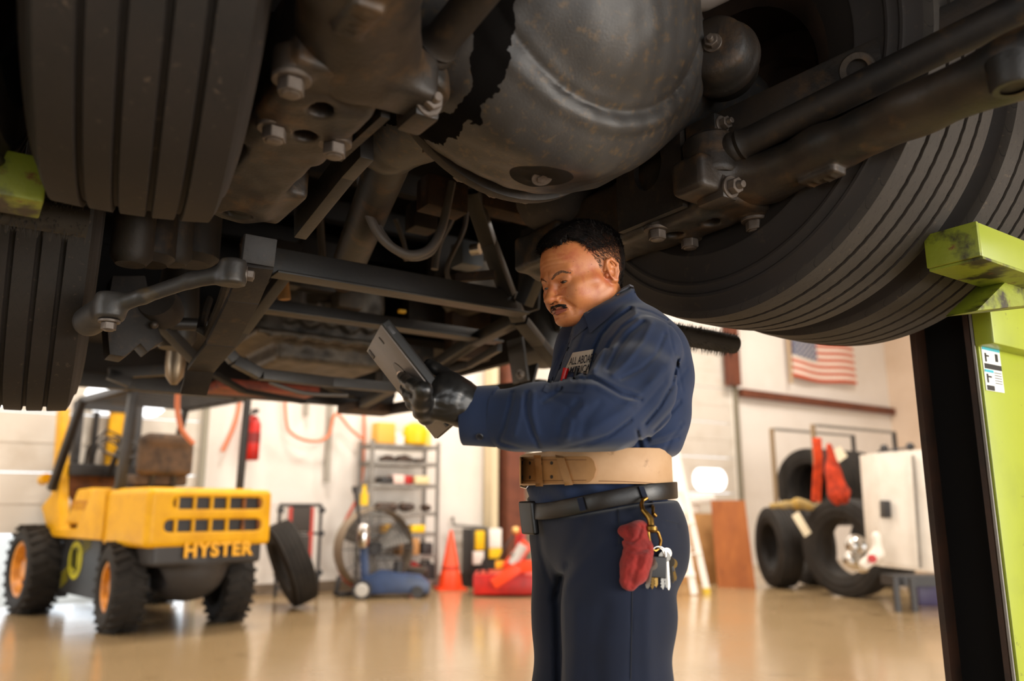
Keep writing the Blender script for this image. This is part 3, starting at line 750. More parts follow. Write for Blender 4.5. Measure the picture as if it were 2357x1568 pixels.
bp(MB().tube([QL(528, 640, 2.0), QL(512, 690, 2.1), QL(490, 745, 2.2), QL(478, 770, 2.25), QL(462, 760, 2.25), QL(470, 720, 2.3), QL(480, 690, 2.4)], .013, 8), 'stabiliser_bar', M_grime)
bp(MB().tube([QL(390, 745, 2.6), QL(480, 748, 2.6)], .02, 10), 'link_rod', M_frame)
# tag axle knuckle behind the left wheel: rough casting with torn lower edge
kn = [QL(x, y, 2.35) for x, y in ((255, 640), (330, 640), (352, 740), (372, 790), (352, 800), (335, 815), (318, 795), (300, 812), (282, 826), (248, 820), (240, 730))]
pk = MB().prism([(q.x, q.z) for q in kn], (0, 2.32, 0), (1, 0, 0), (0, 0, 1), (0, .10, 0)); bp(pk, 'steering_knuckle', M_grime, bevel=.004)
bp(MB().lathe(QL(360, 690, 2.3), QL(395, 740, 2.4) - QL(360, 690, 2.3), [(0, .05), (.04, .055), (.08, .05), (.09, .03)], 20), 'knuckle_boot', M_rub)
bp(MB().sphere(QL(355, 748, 2.3), .011, 12, 8), 'grease_fitting', M_bolt)
# tag axle air spring canister + chromed can
bp(MB().lathe(QL(410, 700, 2.9), (0, 0, -1), [(-.3, .05), (0, .07), (.12, .07), (.16, .05)], 28), 'shock_absorber', M_frame)
bp(MB().lathe(QL(408, 790, 3.2), (0, 0, -1), [(0, .035), (.08, .038), (.13, .032), (.16, .012)], 28), 'relay_valve', mat('worn_chrome', '#8A7A66', .4, metal=.8))
# corrugated canisters behind the left beam
for i, (px_, r_) in enumerate(((300, .05), (345, .06), (395, .05), (440, .075))):
    c_ = QL(px_, 610, 2.1 + .08 * i); bp(MB().lathe(c_, (0, 0, 1), [(0, r_ * .7), (.02, r_), (.25, r_), (.30, r_ * .9), (.34, r_)], 24), 'air_canister', M_grime)
# engine and gearbox
e0 = QL(560, 745, 3.4); e1 = QL(870, 815, 3.4)
def f_eng(Q):
    cz = (e0.z + e1.z) / 2 + .03; cx = (e0.x + e1.x) / 2; hw_ = (e1.x - e0.x) / 2
    d = bxs(Q, (cx, 3.55, cz + .12), (hw_ * .97, .26, .19), .05)
    d = smin(d, cyls(Q, (e0.x + .06, 3.30, cz + .02), (e0.x + .06, 3.75, cz + .02), .085, .01), .02)
    for i in range(5):
        x = e0.x + .16 + i * (hw_ * 2 - .26) / 4
        d = smin(d, cyls(Q, (x, 3.27, cz + .04), (x, 3.4, cz + .04), .035 + .01 * (i % 2), .01), .02)
    d = smin(d, bxs(Q, (cx, 3.5, cz - .06), (hw_, .3, .016), .006), .006)
    for i in range(9):
        x = e0.x + .06 + i * (hw_ * 2 - .12) / 8
        d = smin(d, cyls(Q, (x, 3.22, cz - .06), (x, 3.22, cz - .085), .018, .003), .004)
    d = smin(d, bxs(Q, (cx + .05, 3.5, cz - .11), (hw_ * .8, .22, .05), .03), .03)
    return d - .003 * np.sin(Q[:, 0] * 60) * np.sin(Q[:, 2] * 55)
bsdf('engine', f_eng, (e0.x - .12, 3.1, e0.z - .35), (e1.x + .12, 3.95, e1.z + .35), .012, M_alum)
poly_beam('engine_cradle', [QL(505, 790, 3.0), QL(540, 830, 3.0), QL(600, 862, 3.0), QL(760, 880, 3.05), QL(905, 893, 3.1)], .05, .04)
poly_beam('engine_cradle', [QL(490, 860, 3.5), QL(560, 900, 3.6), QL(700, 925, 3.7)], .04, .02, M_under)
bp(MB().lathe(QL(1120, 650, 3.0), (0, 1, 0), [(0, .03), (0, .10), (.02, .12), (.25, .12), (.3, .08)], 32), 'gearbox_cover', M_alum)
bp(MB().box(QL(1075, 590, 2.6), (.10, .10, .10)), 'solenoid_valve', mat('blue_grey_cast', '#4A5058', .4), bevel=.01)
bp(MB().cyl(QL(1085, 575, 2.45), QL(1085, 575, 2.45) + V(.02, -.03, 0), .022, n=14), 'sensor_cap', M_chrome)
bp(MB().box(QL(925, 717, 3.0), (.03, .02, .012)), 'warning_tag', mat('tag_yellow', '#E0B010', .5))
bp(MB().box(QL(800, 690, 3.2), (.12, .1, .10)), 'filter_housing', M_alum, bevel=.02)
bp(MB().cyl(QL(650, 650, 2.7), QL(655, 690, 2.7), .022, n=16), 'hose_end', M_card)
# U-shaped black hoses
def bhose(name, pts, r, m=M_hose, n=10):
    out = []; q = pts
    for i in range(len(q) - 1):
        p_1 = q[max(i - 1, 0)]; a_ = q[i]; b2 = q[i + 1]; p2_ = q[min(i + 2, len(q) - 1)]
        for t in np.linspace(0, 1, 6, endpoint=False):
            out.append(.5 * ((2 * a_) + (b2 - p_1) * t + (2 * p_1 - 5 * a_ + 4 * b2 - p2_) * t * t + (3 * a_ - p_1 - 3 * b2 + p2_) * t ** 3))
    out.append(q[-1]); return bp(MB().tube(out, r, n), name, m)
bhose('brake_hose', [QL(x, y, 1.95) for x, y in ((825, 330), (832, 420), (848, 490), (880, 550), (935, 585), (985, 575), (1015, 530), (1030, 470), (1040, 420))], .013)
bhose('brake_hose', [QL(x, y, 2.0) for x, y in ((840, 350), (846, 440), (862, 505), (895, 560), (940, 592), (988, 584), (1012, 545))], .011)
for i, pp in enumerate(([(1060, 420), (1040, 500), (1010, 560), (1000, 620)], [(1075, 430), (1070, 520), (1030, 610), (1035, 650)], [(735, 480), (740, 560), (745, 640)], [(910, 505), (930, 560), (935, 600)], [(560, 560), (575, 640), (540, 700)], [(1240, 880), (1180, 910), (1090, 900)], [(730, 700), (760, 720), (800, 718)], [(620, 880), (700, 905), (800, 910)])):
    bhose('brake_hose', [QL(x, y, 2.4 + .1 * i) for x, y in pp], .009 if i % 2 else .013)
bhose('brake_hose', [QL(x, y, 3.3) for x, y in ((640, 610), (690, 650), (700, 700), (760, 700))], .02)
# filler plates and rusty brackets above
for (x0, y0, x1, y1, l_, m_) in ((985, 420, 1080, 470, 1.95, M_rust), (955, 470, 1010, 520, 2.3, M_grime), (1100, 420, 1300, 470, 2.0, M_rust), (1000, 560, 1120, 640, 3.2, M_under), (560, 560, 700, 640, 2.9, M_grime), (690, 560, 780, 660, 3.1, M_frame), (1290, 620, 1330, 760, 2.6, M_frame), (940, 690, 1110, 760, 3.4, M_grime), (880, 800, 1000, 880, 3.3, M_grime), (1040, 720, 1130, 820, 3.2, M_rust)):
    q0, q1 = QL(x0, y1, l_), QL(x1, y0, l_); bp(MB().box((q0 + q1) / 2 + V(0, .04, 0), (abs(q1.x - q0.x), .08, abs(q1.z - q0.z))), 'bracket', m_, bevel=.01)
# air tank behind the man's head
bp(MB().lathe(QL(1250, 770, 2.75), (.25, .3, 1), [(-.14, .03), (-.13, .08), (-.10, .10), (.2, .10), (.23, .08), (.25, .03)], 36), 'air_tank', M_frame)
# rotary brushes behind the duals
def brush(a0, a1, l_, z_):
    c = bp(MB().cyl((a0, l_, z_), (a1, l_, z_), .03, n=20), 'mud_brush', M_brush)
    bm_ = MB(); r_ = random.Random(3)
    for i in range(1500):
        a = a0 + (a1 - a0) * r_.random(); t = r_.random() * 2 * PI; d = V(r_.uniform(-.2, .2), math.cos(t), math.sin(t)); p = V(a, l_, z_) + d * .028; q = p + d * r_.uniform(.010, .020) + V(r_.uniform(-.004, .004), 0, -.003)
        u = V(.0012, 0, 0); bm_.add([p - u, p + u, q], [(0, 1, 2)])
    o = bm_.build('bristles', M_brush, c); o['kind'] = 'stuff'
brush(-.40, .15, 1.66, 1.535); brush(1.50, 1.93, 1.60, 1.492)
# underbody floor pan, rear valance, wheel arches
bp(MB().box((.88, .9, 2.62), (2.7, 9.0, .06)), 'floor_pan', M_under)
bp(MB().box((.86, 4.05, 1.83), (2.56, .9, .04)), 'engine_tray', M_under)
for i in range(7):
    l_ = 1.75 + i * .45; bp(MB().box((.88, l_, 2.50 - .02 * i), (2.5, .06, .10)), 'floor_joist', M_under)
for a_ in (-.46, 2.2):
    bp(MB().box((a_, 3.55, 2.16), (.04, 1.86, .92)), 'side_skirt', M_under)
    bp(MB().box((a_, -1.6, 2.1), (.04, 4.0, .8)), 'side_skirt', M_under)
    bp(MB().box((a_, 1.4, 2.52), (.04, 2.2, .3)), 'wheel_arch', M_under)
bp(MB().box((.88, .18, 2.35), (2.6, .05, .5)), 'bulkhead', M_under)
r0 = QL(230, 893, 4.5); r1 = QL(850, 940, 4.5); zr = (r0.z + r1.z) / 2 + .03
bp(MB().beam((-.46, 4.5, zr + .02), (r1.x + .02, 4.5, zr + .02), .05, .10), 'rear_bumper', M_frame, bevel=.01)
bp(MB().box((.86, 4.46, (zr + .04 + 2.62) / 2), (2.64, .03, 2.58 - zr)), 'rear_valance', M_under)
bp(MB().box(QL(850, 942, 4.3), (.30, .25, .05)), 'exhaust_tip_guard', M_rust, bevel=.01)
bp(MB().box(QL(605, 898, 4.2), (.52, .3, .045)), 'oil_drip_tray', mat('orange_red_tray', '#8C3A20', .6, color2='#5A2818', scale=10), bevel=.01)
for (x, y) in ((530, 895), (585, 893), (645, 898)): bp(MB().box(QL(x, y - 14, 4.1), (.05, .05, .04)), 'tray_lug', M_rust)
poly_beam('exhaust_pipe', [QL(600, 820, 4.2), QL(800, 900, 4.2), QL(900, 925, 4.2)], .08, .06, M_under)
poly_beam('rear_crossbar', [QL(300, 880, 4.0), QL(250, 860, 4.0), QL(420, 850, 4.0)], .05, .05, M_frame)
poly_beam('side_rail', [QL(880, 945, 4.4), QL(1000, 925, 3.6), QL(1120, 905, 3.0), QL(1250, 890, 2.6)], .05, .06, M_under)
# raised cast lettering pads
for s, (a_, l_, z_, txt) in ((-1, (.425, .90, 1.656, 'CASTING')), (1, (S - .425, .90, 1.656, 'CASTING'))):
    pass

# ---------------------------------------------------------------- lift column, right
lift = bpy.data.objects.new('lift_column', None); COL.objects.link(lift); lift.matrix_basis = FR.copy()
tag(lift, 'lime green and black mobile lift column holding up the right wheel', 'lift')
ca, cl0, cl1 = 2.20, QA(2230, 720, 2.2).y, QA(2105, 780, 2.2).y
H_ = 2.55
MB().box((ca + .16, cl0 - .004, H_ / 2), (.30, .012, H_)).build('column_face', M_lime, lift, bevel=.003)
MB().box((ca + .05, (cl0 + cl1) / 2, H_ / 2), (.014, cl1 - cl0, H_)).build('column_web', mat('matt_black', '#0E0D0D', .9, spec=.2), lift)
MB().box((ca + .03, cl1, H_ / 2), (.08, .016, H_)).build('column_flange', mat('rubbed_steel_edge', '#3A2418', .5, color2='#241812', scale=8), lift)
MB().box((ca + .015, cl0 + .012, H_ / 2), (.03, .014, H_)).build('column_flange', mat('rubbed_steel_edge', '#3A2418'), lift)
MB().box((ca + .003, cl0 - .001, H_ / 2), (.005, .006, H_)).build('flange_edge', M_grey, lift)
MB().box((ca + .31, (cl0 + cl1) / 2, H_ / 2), (.014, cl1 - cl0, H_)).build('column_web', M_lime, lift)
MB().box((ca + .1, (cl0 + cl1) / 2, .05), (.5, .8, .1)).build('column_base', M_lime, lift, bevel=.01)
# fork under the tyre
f0 = QZ(2262, 590, 1.50)
fk = MB().box((f0.x + .22, f0.y + .055, 1.537), (.44, .11, .074)); fk.build('fork', M_lime, lift, bevel=.005)
MB().box((f0.x - .005, f0.y + .055, 1.537), (.010, .11, .074)).build('fork_tip', M_limeworn, lift, bevel=.002)
MB().box((f0.x + .22, f0.y + .055, 1.4975), (.44, .11, .005)).build('fork_underside', M_limeworn, lift)
gq = [QL(x, y, f0.y + .09) for x, y in ((2215, 722), (2290, 648), (2420, 660), (2420, 700))]
MB().prism([(q.x, q.z) for q in gq], (0, f0.y + .06, 0), (1, 0, 0), (0, 0, 1), (0, .07, 0)).build('fork_gusset', M_limeworn, lift, bevel=.004)
MB().box((ca + .17, cl0 - .03, 1.50), (.34, .05, .16)).build('carriage', M_lime, lift, bevel=.006)
# decal: white panel with blue header bars, figures and text bars
dk0, dk1 = QL(2258, 797, cl0 - .012), QL(2312, 905, cl0 - .012)
dw, dh = dk1.x - dk0.x, dk0.z - dk1.z
dec = MB().box(((dk0.x + dk1.x) / 2, cl0 - .0115, (dk0.z + dk1.z) / 2), (dw, .002, dh)).build('safety_label', mat('label_white', '#D8DAD4', .4), lift)
def dbox(u0, v0, u1, v1, m): MB().box((dk0.x + dw * (u0 + u1) / 2, cl0 - .0130, dk0.z - dh * (v0 + v1) / 2), (dw * (u1 - u0), .0014, dh * (v1 - v0))).build('label_print', m, dec)
MT_, MK_ = mat('label_teal', '#3FA3B4', .4), mat('label_black', '#1A1A1A', .4)
dbox(.02, .0, .98, .07, MT_); dbox(.05, .38, .98, .50, MK_); dbox(.02, .52, .5, .58, MT_); dbox(.05, .88, .45, .99, MK_)
for y in (.56, .62, .68, .74, .80): dbox(.55, y, .93, y + .015, MK_)
dbox(.12, .14, .2, .34, MK_); dbox(.2, .18, .34, .22, MK_); dbox(.7, .12, .84, .3, MK_); dbox(.1, .62, .18, .82, MK_); dbox(.18, .66, .36, .70, MK_)
# coiled air hoses and orange cord to the right of the column
def coil(name, label, x_, y0, y1, turns, rr, tr, Y, m, drift=0):
    p0, p1 = P(x_, y0, Y), P(x_ + drift, y1, Y); out = []
    nn = turns * 14
    for i in range(nn + 1):
        t = i / nn; c = p0.lerp(p1, t); a_ = 2 * PI * turns * t; out.append(c + V(math.cos(a_) * rr, math.sin(a_) * rr, 0))
    return tag(MB().tube(out, tr, 7).build(name, m), label, 'hose')
M_coil = mat('coil_black', '#2A2826', .35)
coil('coiled_hose', 'black coiled air hose hanging right of the lime lift column, nearer the column', 2324, 690, 955, 9, .022, .0055, 2.5, M_coil, 20)
coil('coiled_hose', 'black coiled air hose at the frame edge, right of the other coil', 2362, 680, 850, 7, .017, .0050, 2.50, M_coil, 6)
tag(MB().tube([P(2362, 930, 2.5), P(2352, 980, 2.5), P(2348, 1030, 2.5), P(2352, 1080, 2.5)], .006, 8).build('air_hose', mat('orange_cord', '#A84A22', .5)), 'short orange hose hanging below the black coils by the lift column', 'hose')
# left fork of the other column
lift2 = bpy.data.objects.new('lift_column', None); COL.objects.link(lift2); lift2.matrix_basis = FR.copy()
tag(lift2, 'lime green lift fork barely seen behind the left tyres', 'lift')
q0 = QL(40, 425, 1.55)
MB().box((q0.x - .16, q0.y, q0.z), (.40, .10, .08)).build('fork', M_limeworn, lift2, bevel=.005)
MB().box((q0.x - .55, 1.3, 1.3), (.30, .35, 2.6)).build('column', M_lime, lift2, bevel=.01)
# ---------------------------------------------------------------- forklift (local frame: x forward, y left, z up)
fo = Vector((-2.89, 7.17, 0)); fyaw = math.radians(136)
fork = thing('forklift', 'yellow forklift with open black overhead guard and slotted counterweight', 'forklift', fo, fyaw)
FM = Matrix.Translation(fo) @ Matrix.Rotation(fyaw, 4, 'Z'); FI = FM.inverted()
def FX(px, py, x):   # pixel -> local point on the plane local x = const
    d = FI.to_3x3() @ Vector(ray(px, py)); o = FI @ Vector((0, 0, EYE)); t = (x - o.x) / d.x; return o + d * t
def FY(px, py, y):
    d = FI.to_3x3() @ Vector(ray(px, py)); o = FI @ Vector((0, 0, EYE)); t = (y - o.y) / d.y; return o + d * t
def fb(mb, name, m, par=fork, **kw): return mb.build(name, m, par, **kw)
def f_cw(Q):
    x, y, z = Q[:, 0], Q[:, 1], Q[:, 2]
    d = bxs(Q, (-.10, 0, .91), (.47, .54, .235), .05)
    d = smin(d, bxs(Q, (.10, 0, 1.10), (.45, .47, .055), .03), .03)
    # sloping sides towards the step
    for k, zz in enumerate((1.03, .85)):
        d = smax(d, -bxs(Q, (-.53, -.05 + .03 * k, zz), (.16, .42 - .03 * (1 - k), .048), .045), .01)
    return d
cw = link('counterweight', sdf_mesh('counterweight', f_cw, (-.64, -.62, .70), (.62, .62, 1.2), .012), M_yel, fork)
fb(MB().box((-.50, 0, .94), (.06, .96, .34)), 'radiator_screen', M_black, cw)
for zz, y0 in ((1.03, 0), (.85, 0)):
    for i in range(6):
        fb(MB().box((-.548, -.42 + .145 * i, zz), (.03, .022, .11)), 'grille_bar', M_yeldk if i < 2 else M_yel, cw)
me = text_mesh('lettering', 'HYSTER', .155, .006, .006, space=1.12); me.materials.append(mat('letter_yellow', '#E8A81C', .5))
o = link('lettering', me, None, fork); q = FX(502, 1266, -.575)
o.matrix_basis = Matrix.Translation((-.585, q.y, q.z)) @ Matrix.Rotation(-PI / 2, 4, 'Z') @ Matrix.Rotation(PI / 2, 4, 'X')
# black lower chassis
def f_ch(Q):
    d = bxs(Q, (-.20, 0, .635), (.35, .47, .10), .03)
    d = smin(d, ell(Q, (-.18, .02, .52), (.36, .33, .30)), .06)
    for s in (-1, 1): d = smax(d, -cyls(Q, (.05, s * .26, .34), (.05, s * .8, .34), .42), .01)
    return d
link('chassis', sdf_mesh('chassis', f_ch, (-.65, -.6, .15), (.5, .6, .8), .016), M_dark, fork)
fb(MB().box((1.0, .43, .47), (.95, .10, .52)).box((1.0, -.43, .47), (.95, .10, .52)).box((.9, 0, .45), (1.3, .8, .2)), 'side_tank', mat('dark_slate_paint', '#26282A', .45), bevel=.015)
# round yellow-green emblem with slanted stripes on the side tank
eb = fb(MB().cyl((1.10, .482, .52), (1.10, .488, .52), .17, n=40), 'emblem', mat('emblem_yellow', '#B8B010', .5))
gl = MB()
for i in range(5): gl.beam((1.10 - .06 + .03 * i, .490, .42 + .01 * i), (1.10 - .04 + .03 * i, .490, .62), .004, .014, up=(0, 1, 0))
gl.lathe((1.10, .489, .52), (0, 1, 0), [(0, .125), (.002, .125), (.002, .110), (0, .110)], 32, cap=False)
fb(gl, 'emblem_print', mat('emblem_dark', '#33340C', .5), eb)
sl = MB()
for i in range(5):
    sl.beam((1.10 - .15, .486, .70 - .03 * i), (1.10 - .36, .486, .78 - .03 * i), .003, .008, up=(0, 1, 0))
    sl.beam((1.10 + .15, .486, .46 - .03 * i), (1.10 + .32, .486, .38 - .03 * i), .003, .008, up=(0, 1, 0))
fb(sl, 'emblem_stripes', mat('emblem_yellow', '#B8B010'), eb)
# yellow side frame, cowl and cover
fb(MB().prism([(.3, .72), (1.55, .72), (1.55, .80), (.95, .80), (.62, 1.15), (.3, 1.15)], (0, .40, 0), (1, 0, 0), (0, 0, 1), (0, .16, 0)), 'side_frame', M_yel, bevel=.012)
fb(MB().prism([(.3, .72), (1.55, .72), (1.55, .80), (.95, .80), (.62, 1.15), (.3, 1.15)], (0, -.56, 0), (1, 0, 0), (0, 0, 1), (0, .16, 0)), 'side_frame', M_yel, bevel=.012)
cov = fb(MB().prism([(.72, .84), (1.33, .84), (1.10, 1.16), (.78, 1.17), (.66, 1.05)], (0, .30, 0), (1, 0, 0), (0, 0, 1), (0, .235, 0)), 'side_cover', M_yel, bevel=.03, seg=3)
me = text_mesh('embossed_lettering', 'HYSTER', .12, .003, .002, space=1.1); me.materials.append(mat('embossed_yellow', '#B87A08', .45))
o = link('embossed_lettering', me, None, cov); o.matrix_basis = Matrix.Translation((1.0, .5365, 1.01)) @ Matrix.Rotation(PI, 4, 'Z') @ Matrix.Rotation(PI / 2, 4, 'X')
fb(MB().prism([(1.35, .72), (1.72, .72), (2.02, .98), (2.06, .98), (1.98, 1.03), (1.78, 1.12), (1.92, 1.95), (1.80, 1.98), (1.62, 1.36), (1.58, 1.2), (1.44, .85)], (0, .46, 0), (1, 0, 0), (0, 0, 1), (0, .09, 0)), 'front_cowl', M_yel, bevel=.012)
fb(MB().prism([(1.35, .72), (1.72, .72), (2.0, 1.0), (1.78, 1.12), (1.62, 1.36), (1.44, .85)], (0, -.55, 0), (1, 0, 0), (0, 0, 1), (0, .09, 0)), 'front_cowl', M_yel, bevel=.012)
fb(MB().box((1.72, 0, 1.0), (.10, .92, .62)), 'dashboard', M_yeldk, bevel=.01)
fb(MB().box((1.66, 0, 1.36), (.20, .94, .12)), 'dash_top', M_dark, bevel=.02)
fb(MB().box((.95, 0, .80), (1.0, .8, .06)), 'floor_plate', M_dark)
fb(MB().box((.55, 0, 1.10), (.20, .8, .16)), 'seat_deck', M_dark, bevel=.02)
fb(MB().cyl((1.62, .44, 1.0), (1.62, .47, 1.0), .10, n=24), 'gas_cap', M_lgrey)
fb(MB().cyl((1.80, .60, 1.28), (1.92, .60, 1.26), .05, n=16), 'work_lamp', M_yel)
# overhead guard
post = lambda p0, p1, r=.032: MB().beam(p0, p1, r * 2, r * 2)
zt = 2.02
g_ = fb(post((.28, .46, 1.12), (.16, .46, zt), .036), 'guard_post', M_black, bevel=.008)
fb(post((.02, -.52, 1.12), (-.02, -.52, zt), .028), 'guard_post', M_black, bevel=.008)
fb(post((1.62, .60, 1.16), (1.28, .52, zt), .034), 'guard_post', M_black, bevel=.008)
fb(post((1.60, -.50, 1.16), (1.28, -.50, zt), .030), 'guard_post', M_black, bevel=.008)
for y in (-.52, .5): fb(MB().beam((-.04, y, zt), (1.34, y, zt), .07, .06), 'guard_rail', M_black, bevel=.008)
for x in np.linspace(0, 1.3, 8): fb(MB().beam((x, -.52, zt), (x, .5, zt), .04, .035), 'guard_bar', M_black)
# mast
for s in (-1, 1):
    fb(MB().box((2.02, s * .30, 1.15), (.10, .07, 1.9)), 'mast_rail', M_dark, bevel=.005)
fb(MB().box((2.08, -.12, 1.45), (.07, .20, 1.4)), 'lift_cylinder', M_yel, bevel=.03)
fb(MB().cyl((2.1, .1, .5), (2.1, .1, 2.0), .03, n=12), 'mast_chain', M_dark)
for z in (.5, 1.25, 2.05): fb(MB().box((2.06, 0, z), (.05, .7, .08)), 'mast_crossbar', M_dark)
fb(MB().tube([(2.0, .22, 1.2), (1.95, .20, 1.6), (1.9, .05, 1.8), (1.95, -.1, 1.75), (2.0, -.15, 1.5)], .014, 8), 'hydraulic_hose', M_dark)
fb(MB().tube([(2.0, .18, 1.25), (1.9, .12, 1.65), (1.9, -.05, 1.7), (2.0, -.2, 1.4)], .012, 8), 'hydraulic_hose', M_dark)
for y in (-.25, .25): fb(MB().box((2.6, y, .12), (1.0, .10, .04)).box((2.12, y, .35), (.05, .10, .5)), 'lifting_fork', M_dark)
fb(MB().box((2.12, 0, .45), (.05, .9, .35)), 'fork_carriage', M_dark)
# steering wheel on its column, levers
sw = fb(MB().beam((1.55, .12, 1.3), (1.33, .12, 1.55), .04, .04), 'steering_column', M_dark)
ring = []
cx_ = Vector((1.30, .12, 1.58)); x_, y_, z_ = basis(Vector((-.55, 0, .8)))
for i in range(28): t = 2 * PI * i / 28; ring.append(cx_ + (x_ * math.cos(t) + y_ * math.sin(t)) * .19)
rw = MB().tube(ring, .013, 8, closed=True)
for t in (0, 2.1, 4.2): rw.tube([cx_, cx_ + (x_ * math.cos(t) + y_ * math.sin(t)) * .19], .009, 6)
fb(rw, 'steering_wheel', M_dark)
for y in (-.1, -.18): fb(MB().tube([(1.6, y, 1.35), (1.45, y, 1.62)], .009, 6).sphere((1.45, y, 1.63), .02, 8, 6), 'lever', M_dark)
fb(MB().tube([(1.60, .3, 1.36), (1.50, .33, 1.60)], .008, 6), 'lever', M_dark)
# seat
st_ = fb(MB().box((.62, .05, 1.24), (.46, .48, .10)), 'seat_cushion', M_seat, bevel=.03)
sb = sdf_mesh('backrest', lambda Q: smin(bxs(Q, (.36, .05, 1.46), (.055, .25, .18), .05), bxs(Q, (.34, .05, 1.60), (.05, .20, .06), .045), .03), (.2, -.3, 1.2), (.5, .4, 1.75), .012)
link('backrest', sb, M_seat, fork)
fb(MB().beam((.40, -.05, 1.18), (.34, -.05, 1.36), .04, .04).beam((.40, .15, 1.18), (.34, .15, 1.36), .04, .04), 'seat_bracket', M_dark)
# wheels
def forkwheel(R, hw, rim, x, y, yaw=0, side=1, nm='wheel'):
    b = MB(); seg = 40; prof = [(-hw * .8, rim), (-hw, rim + .03), (-hw, R * .86), (-hw * .8, R - .01), (-hw * .5, R), (hw * .5, R), (hw * .8, R - .01), (hw, R * .86), (hw, rim + .03), (hw * .8, rim)]
    b.lathe((0, 0, 0), (0, 1, 0), prof, 48, cap=False, closed=True)
    for i in range(24):   # chevron lugs
        t = 2 * PI * i / 24
        for s in (-1, 1):
            t2 = t + s * .06; c = Vector((R * math.cos(t2), s * hw * .55, R * math.sin(t2)))
            M = Matrix.Rotation(-t2, 3, 'Y') @ Matrix.Rotation(s * .35, 3, 'X'); b.box(c, (.024, hw * .95, .03 * R / .4), M=M)
    me = b.mesh(nm, 30); me.materials.append(M_rub_bg)
    o = link(nm, me, None, fork); o.matrix_basis = Matrix.Translation((x, y, R)) @ Matrix.Rotation(yaw, 4, 'Z')
    r = MB().lathe((0, 0, 0), (0, 1, 0), [(hw * .78 * side, rim + .01), (hw * .85 * side, rim - .01), (hw * .8 * side, rim - .03), (hw * .3 * side, rim * .75), (hw * .3 * side, rim * .4), (hw * .6 * side, rim * .32), (hw * .6 * side, .001)], 32, cap=False).build('rim', mat('rim_orange', '#D88A14', .45, color2='#A8640C', scale=12), o)
    for i in range(6):
        t = 2 * PI * i / 6; MB().cyl((rim * .56 * math.cos(t), hw * .31 * side, rim * .56 * math.sin(t)), (rim * .56 * math.cos(t), hw * .45 * side, rim * .56 * math.sin(t)), .022, n=6).build('wheel_nut', M_yeldk, r)
    return o
forkwheel(.355, .13, .20, .02, .47, math.radians(-8), 1); forkwheel(.355, .13, .20, .02, -.47, math.radians(-8), -1)
forkwheel(.41, .15, .26, 1.88, .60, 0, 1); forkwheel(.43, .15, .27, 1.92, -.62, 0, -1)
fb(MB().box((.02, 0, .36), (.14, .8, .12)), 'steer_axle', M_dark, bevel=.02)
fb(MB().box((1.92, 0, .43), (.2, 1.0, .2)), 'drive_axle', M_dark, bevel=.02)

# ---------------------------------------------------------------- loose tyres
t_bg = tyre_mesh('tyre', .50, .13, .285, seg=64, zig=0, gw=.014, gd=.012, bulge=.015); t_bg.materials.append(M_rub_bg)
def tyre(px, py, az, label, tilt=0, R=.50, group=None, z=0, s=1.0, Y=None):
    """az: world angle of the wheel axis"""
    p = G(px, py) if Y is None else P(px, py, Y)
    o = link('tyre', t_bg, None); tag(o, label, 'tyre', group)
    o.matrix_basis = Matrix.Translation((p.x, p.y, (z if Y is None else p.z) + R * s * math.cos(tilt) + .13 * s * abs(math.sin(tilt)))) @ Matrix.Rotation(az, 4, 'Z') @ Matrix.Rotation(tilt, 4, 'Y') @ Matrix.Scale(s, 4); return o
tyre(664, 1400, math.radians(28), 'loose black tyre leaning against the forklift rear wheel', tilt=math.radians(-22), s=.86)
# right hand stock of tyres: standing row on the floor, row on the rack
aa = .06
ty = [(1798, 1352, aa, 'black tyre standing next to the plywood board, hollow side showing'), (1872, 1346, aa, 'standing tyre with the white paper label on its tread')]
tA = tyre(*ty[0][:3], ty[0][3], R=.50); tB = tyre(*ty[1][:3], ty[1][3], R=.50)
tC = tyre(1962, 1374, .50, 'big tyre with chrome part showing through its hole, in front of the standing row', s=1.10)
tD = tyre(2040, 1350, .30, 'tyre standing half hidden behind the big hollow tyre and white truck body', s=.96)
zr_ = 0
for i, (lab) in enumerate(('tyre lying on the rack at its open end, hole facing the flag side', 'second tyre from the open end of the rack row', 'third tyre from the open end of the rack row', 'fourth tyre from the open end of the rack row')):
    p = P(1868, 1203, 11.7); o = link('tyre', t_bg, None); tag(o, lab, 'tyre', 'tyres on the rack')
    o.matrix_basis = Matrix.Translation(Vector((p.x, p.y, 0)) + Vector((AX[0], AX[1], 0)) * (.32 * i + .1) + Vector((0, 0, p.z + .52))) @ Matrix.Rotation(YAW, 4, 'Z') @ Matrix.Scale(1.08, 4)
rk = thing('tyre_rack', 'steel tyre rack with a thin top rail holding a row of black tyres', 'rack', Vector((P(1868, 1203, 11.7).x, P(1868, 1203, 11.7).y, 0)), YAW)
zs = P(1868, 1203, 11.7).z
for x in (-.30, 1.75):
    for y in (-.35, .35): MB().box((x, y, (zs + 1.36) / 2), (.05, .05, zs + 1.36)).build('rack_post', mat('post_tan', '#8A7458', .6) if x < 0 else M_dark, rk)
for y in (-.25, .25): MB().box((.78, y, zs - .02), (2.0, .06, .05)).build('rack_rail', M_dark, rk)
MB().box((.78, -.35, zs + 1.35), (2.0, .04, .04)).build('rack_rail', M_grey, rk); MB().box((.78, .35, zs + 1.35), (2.0, .04, .04)).build('rack_rail', M_grey, rk)
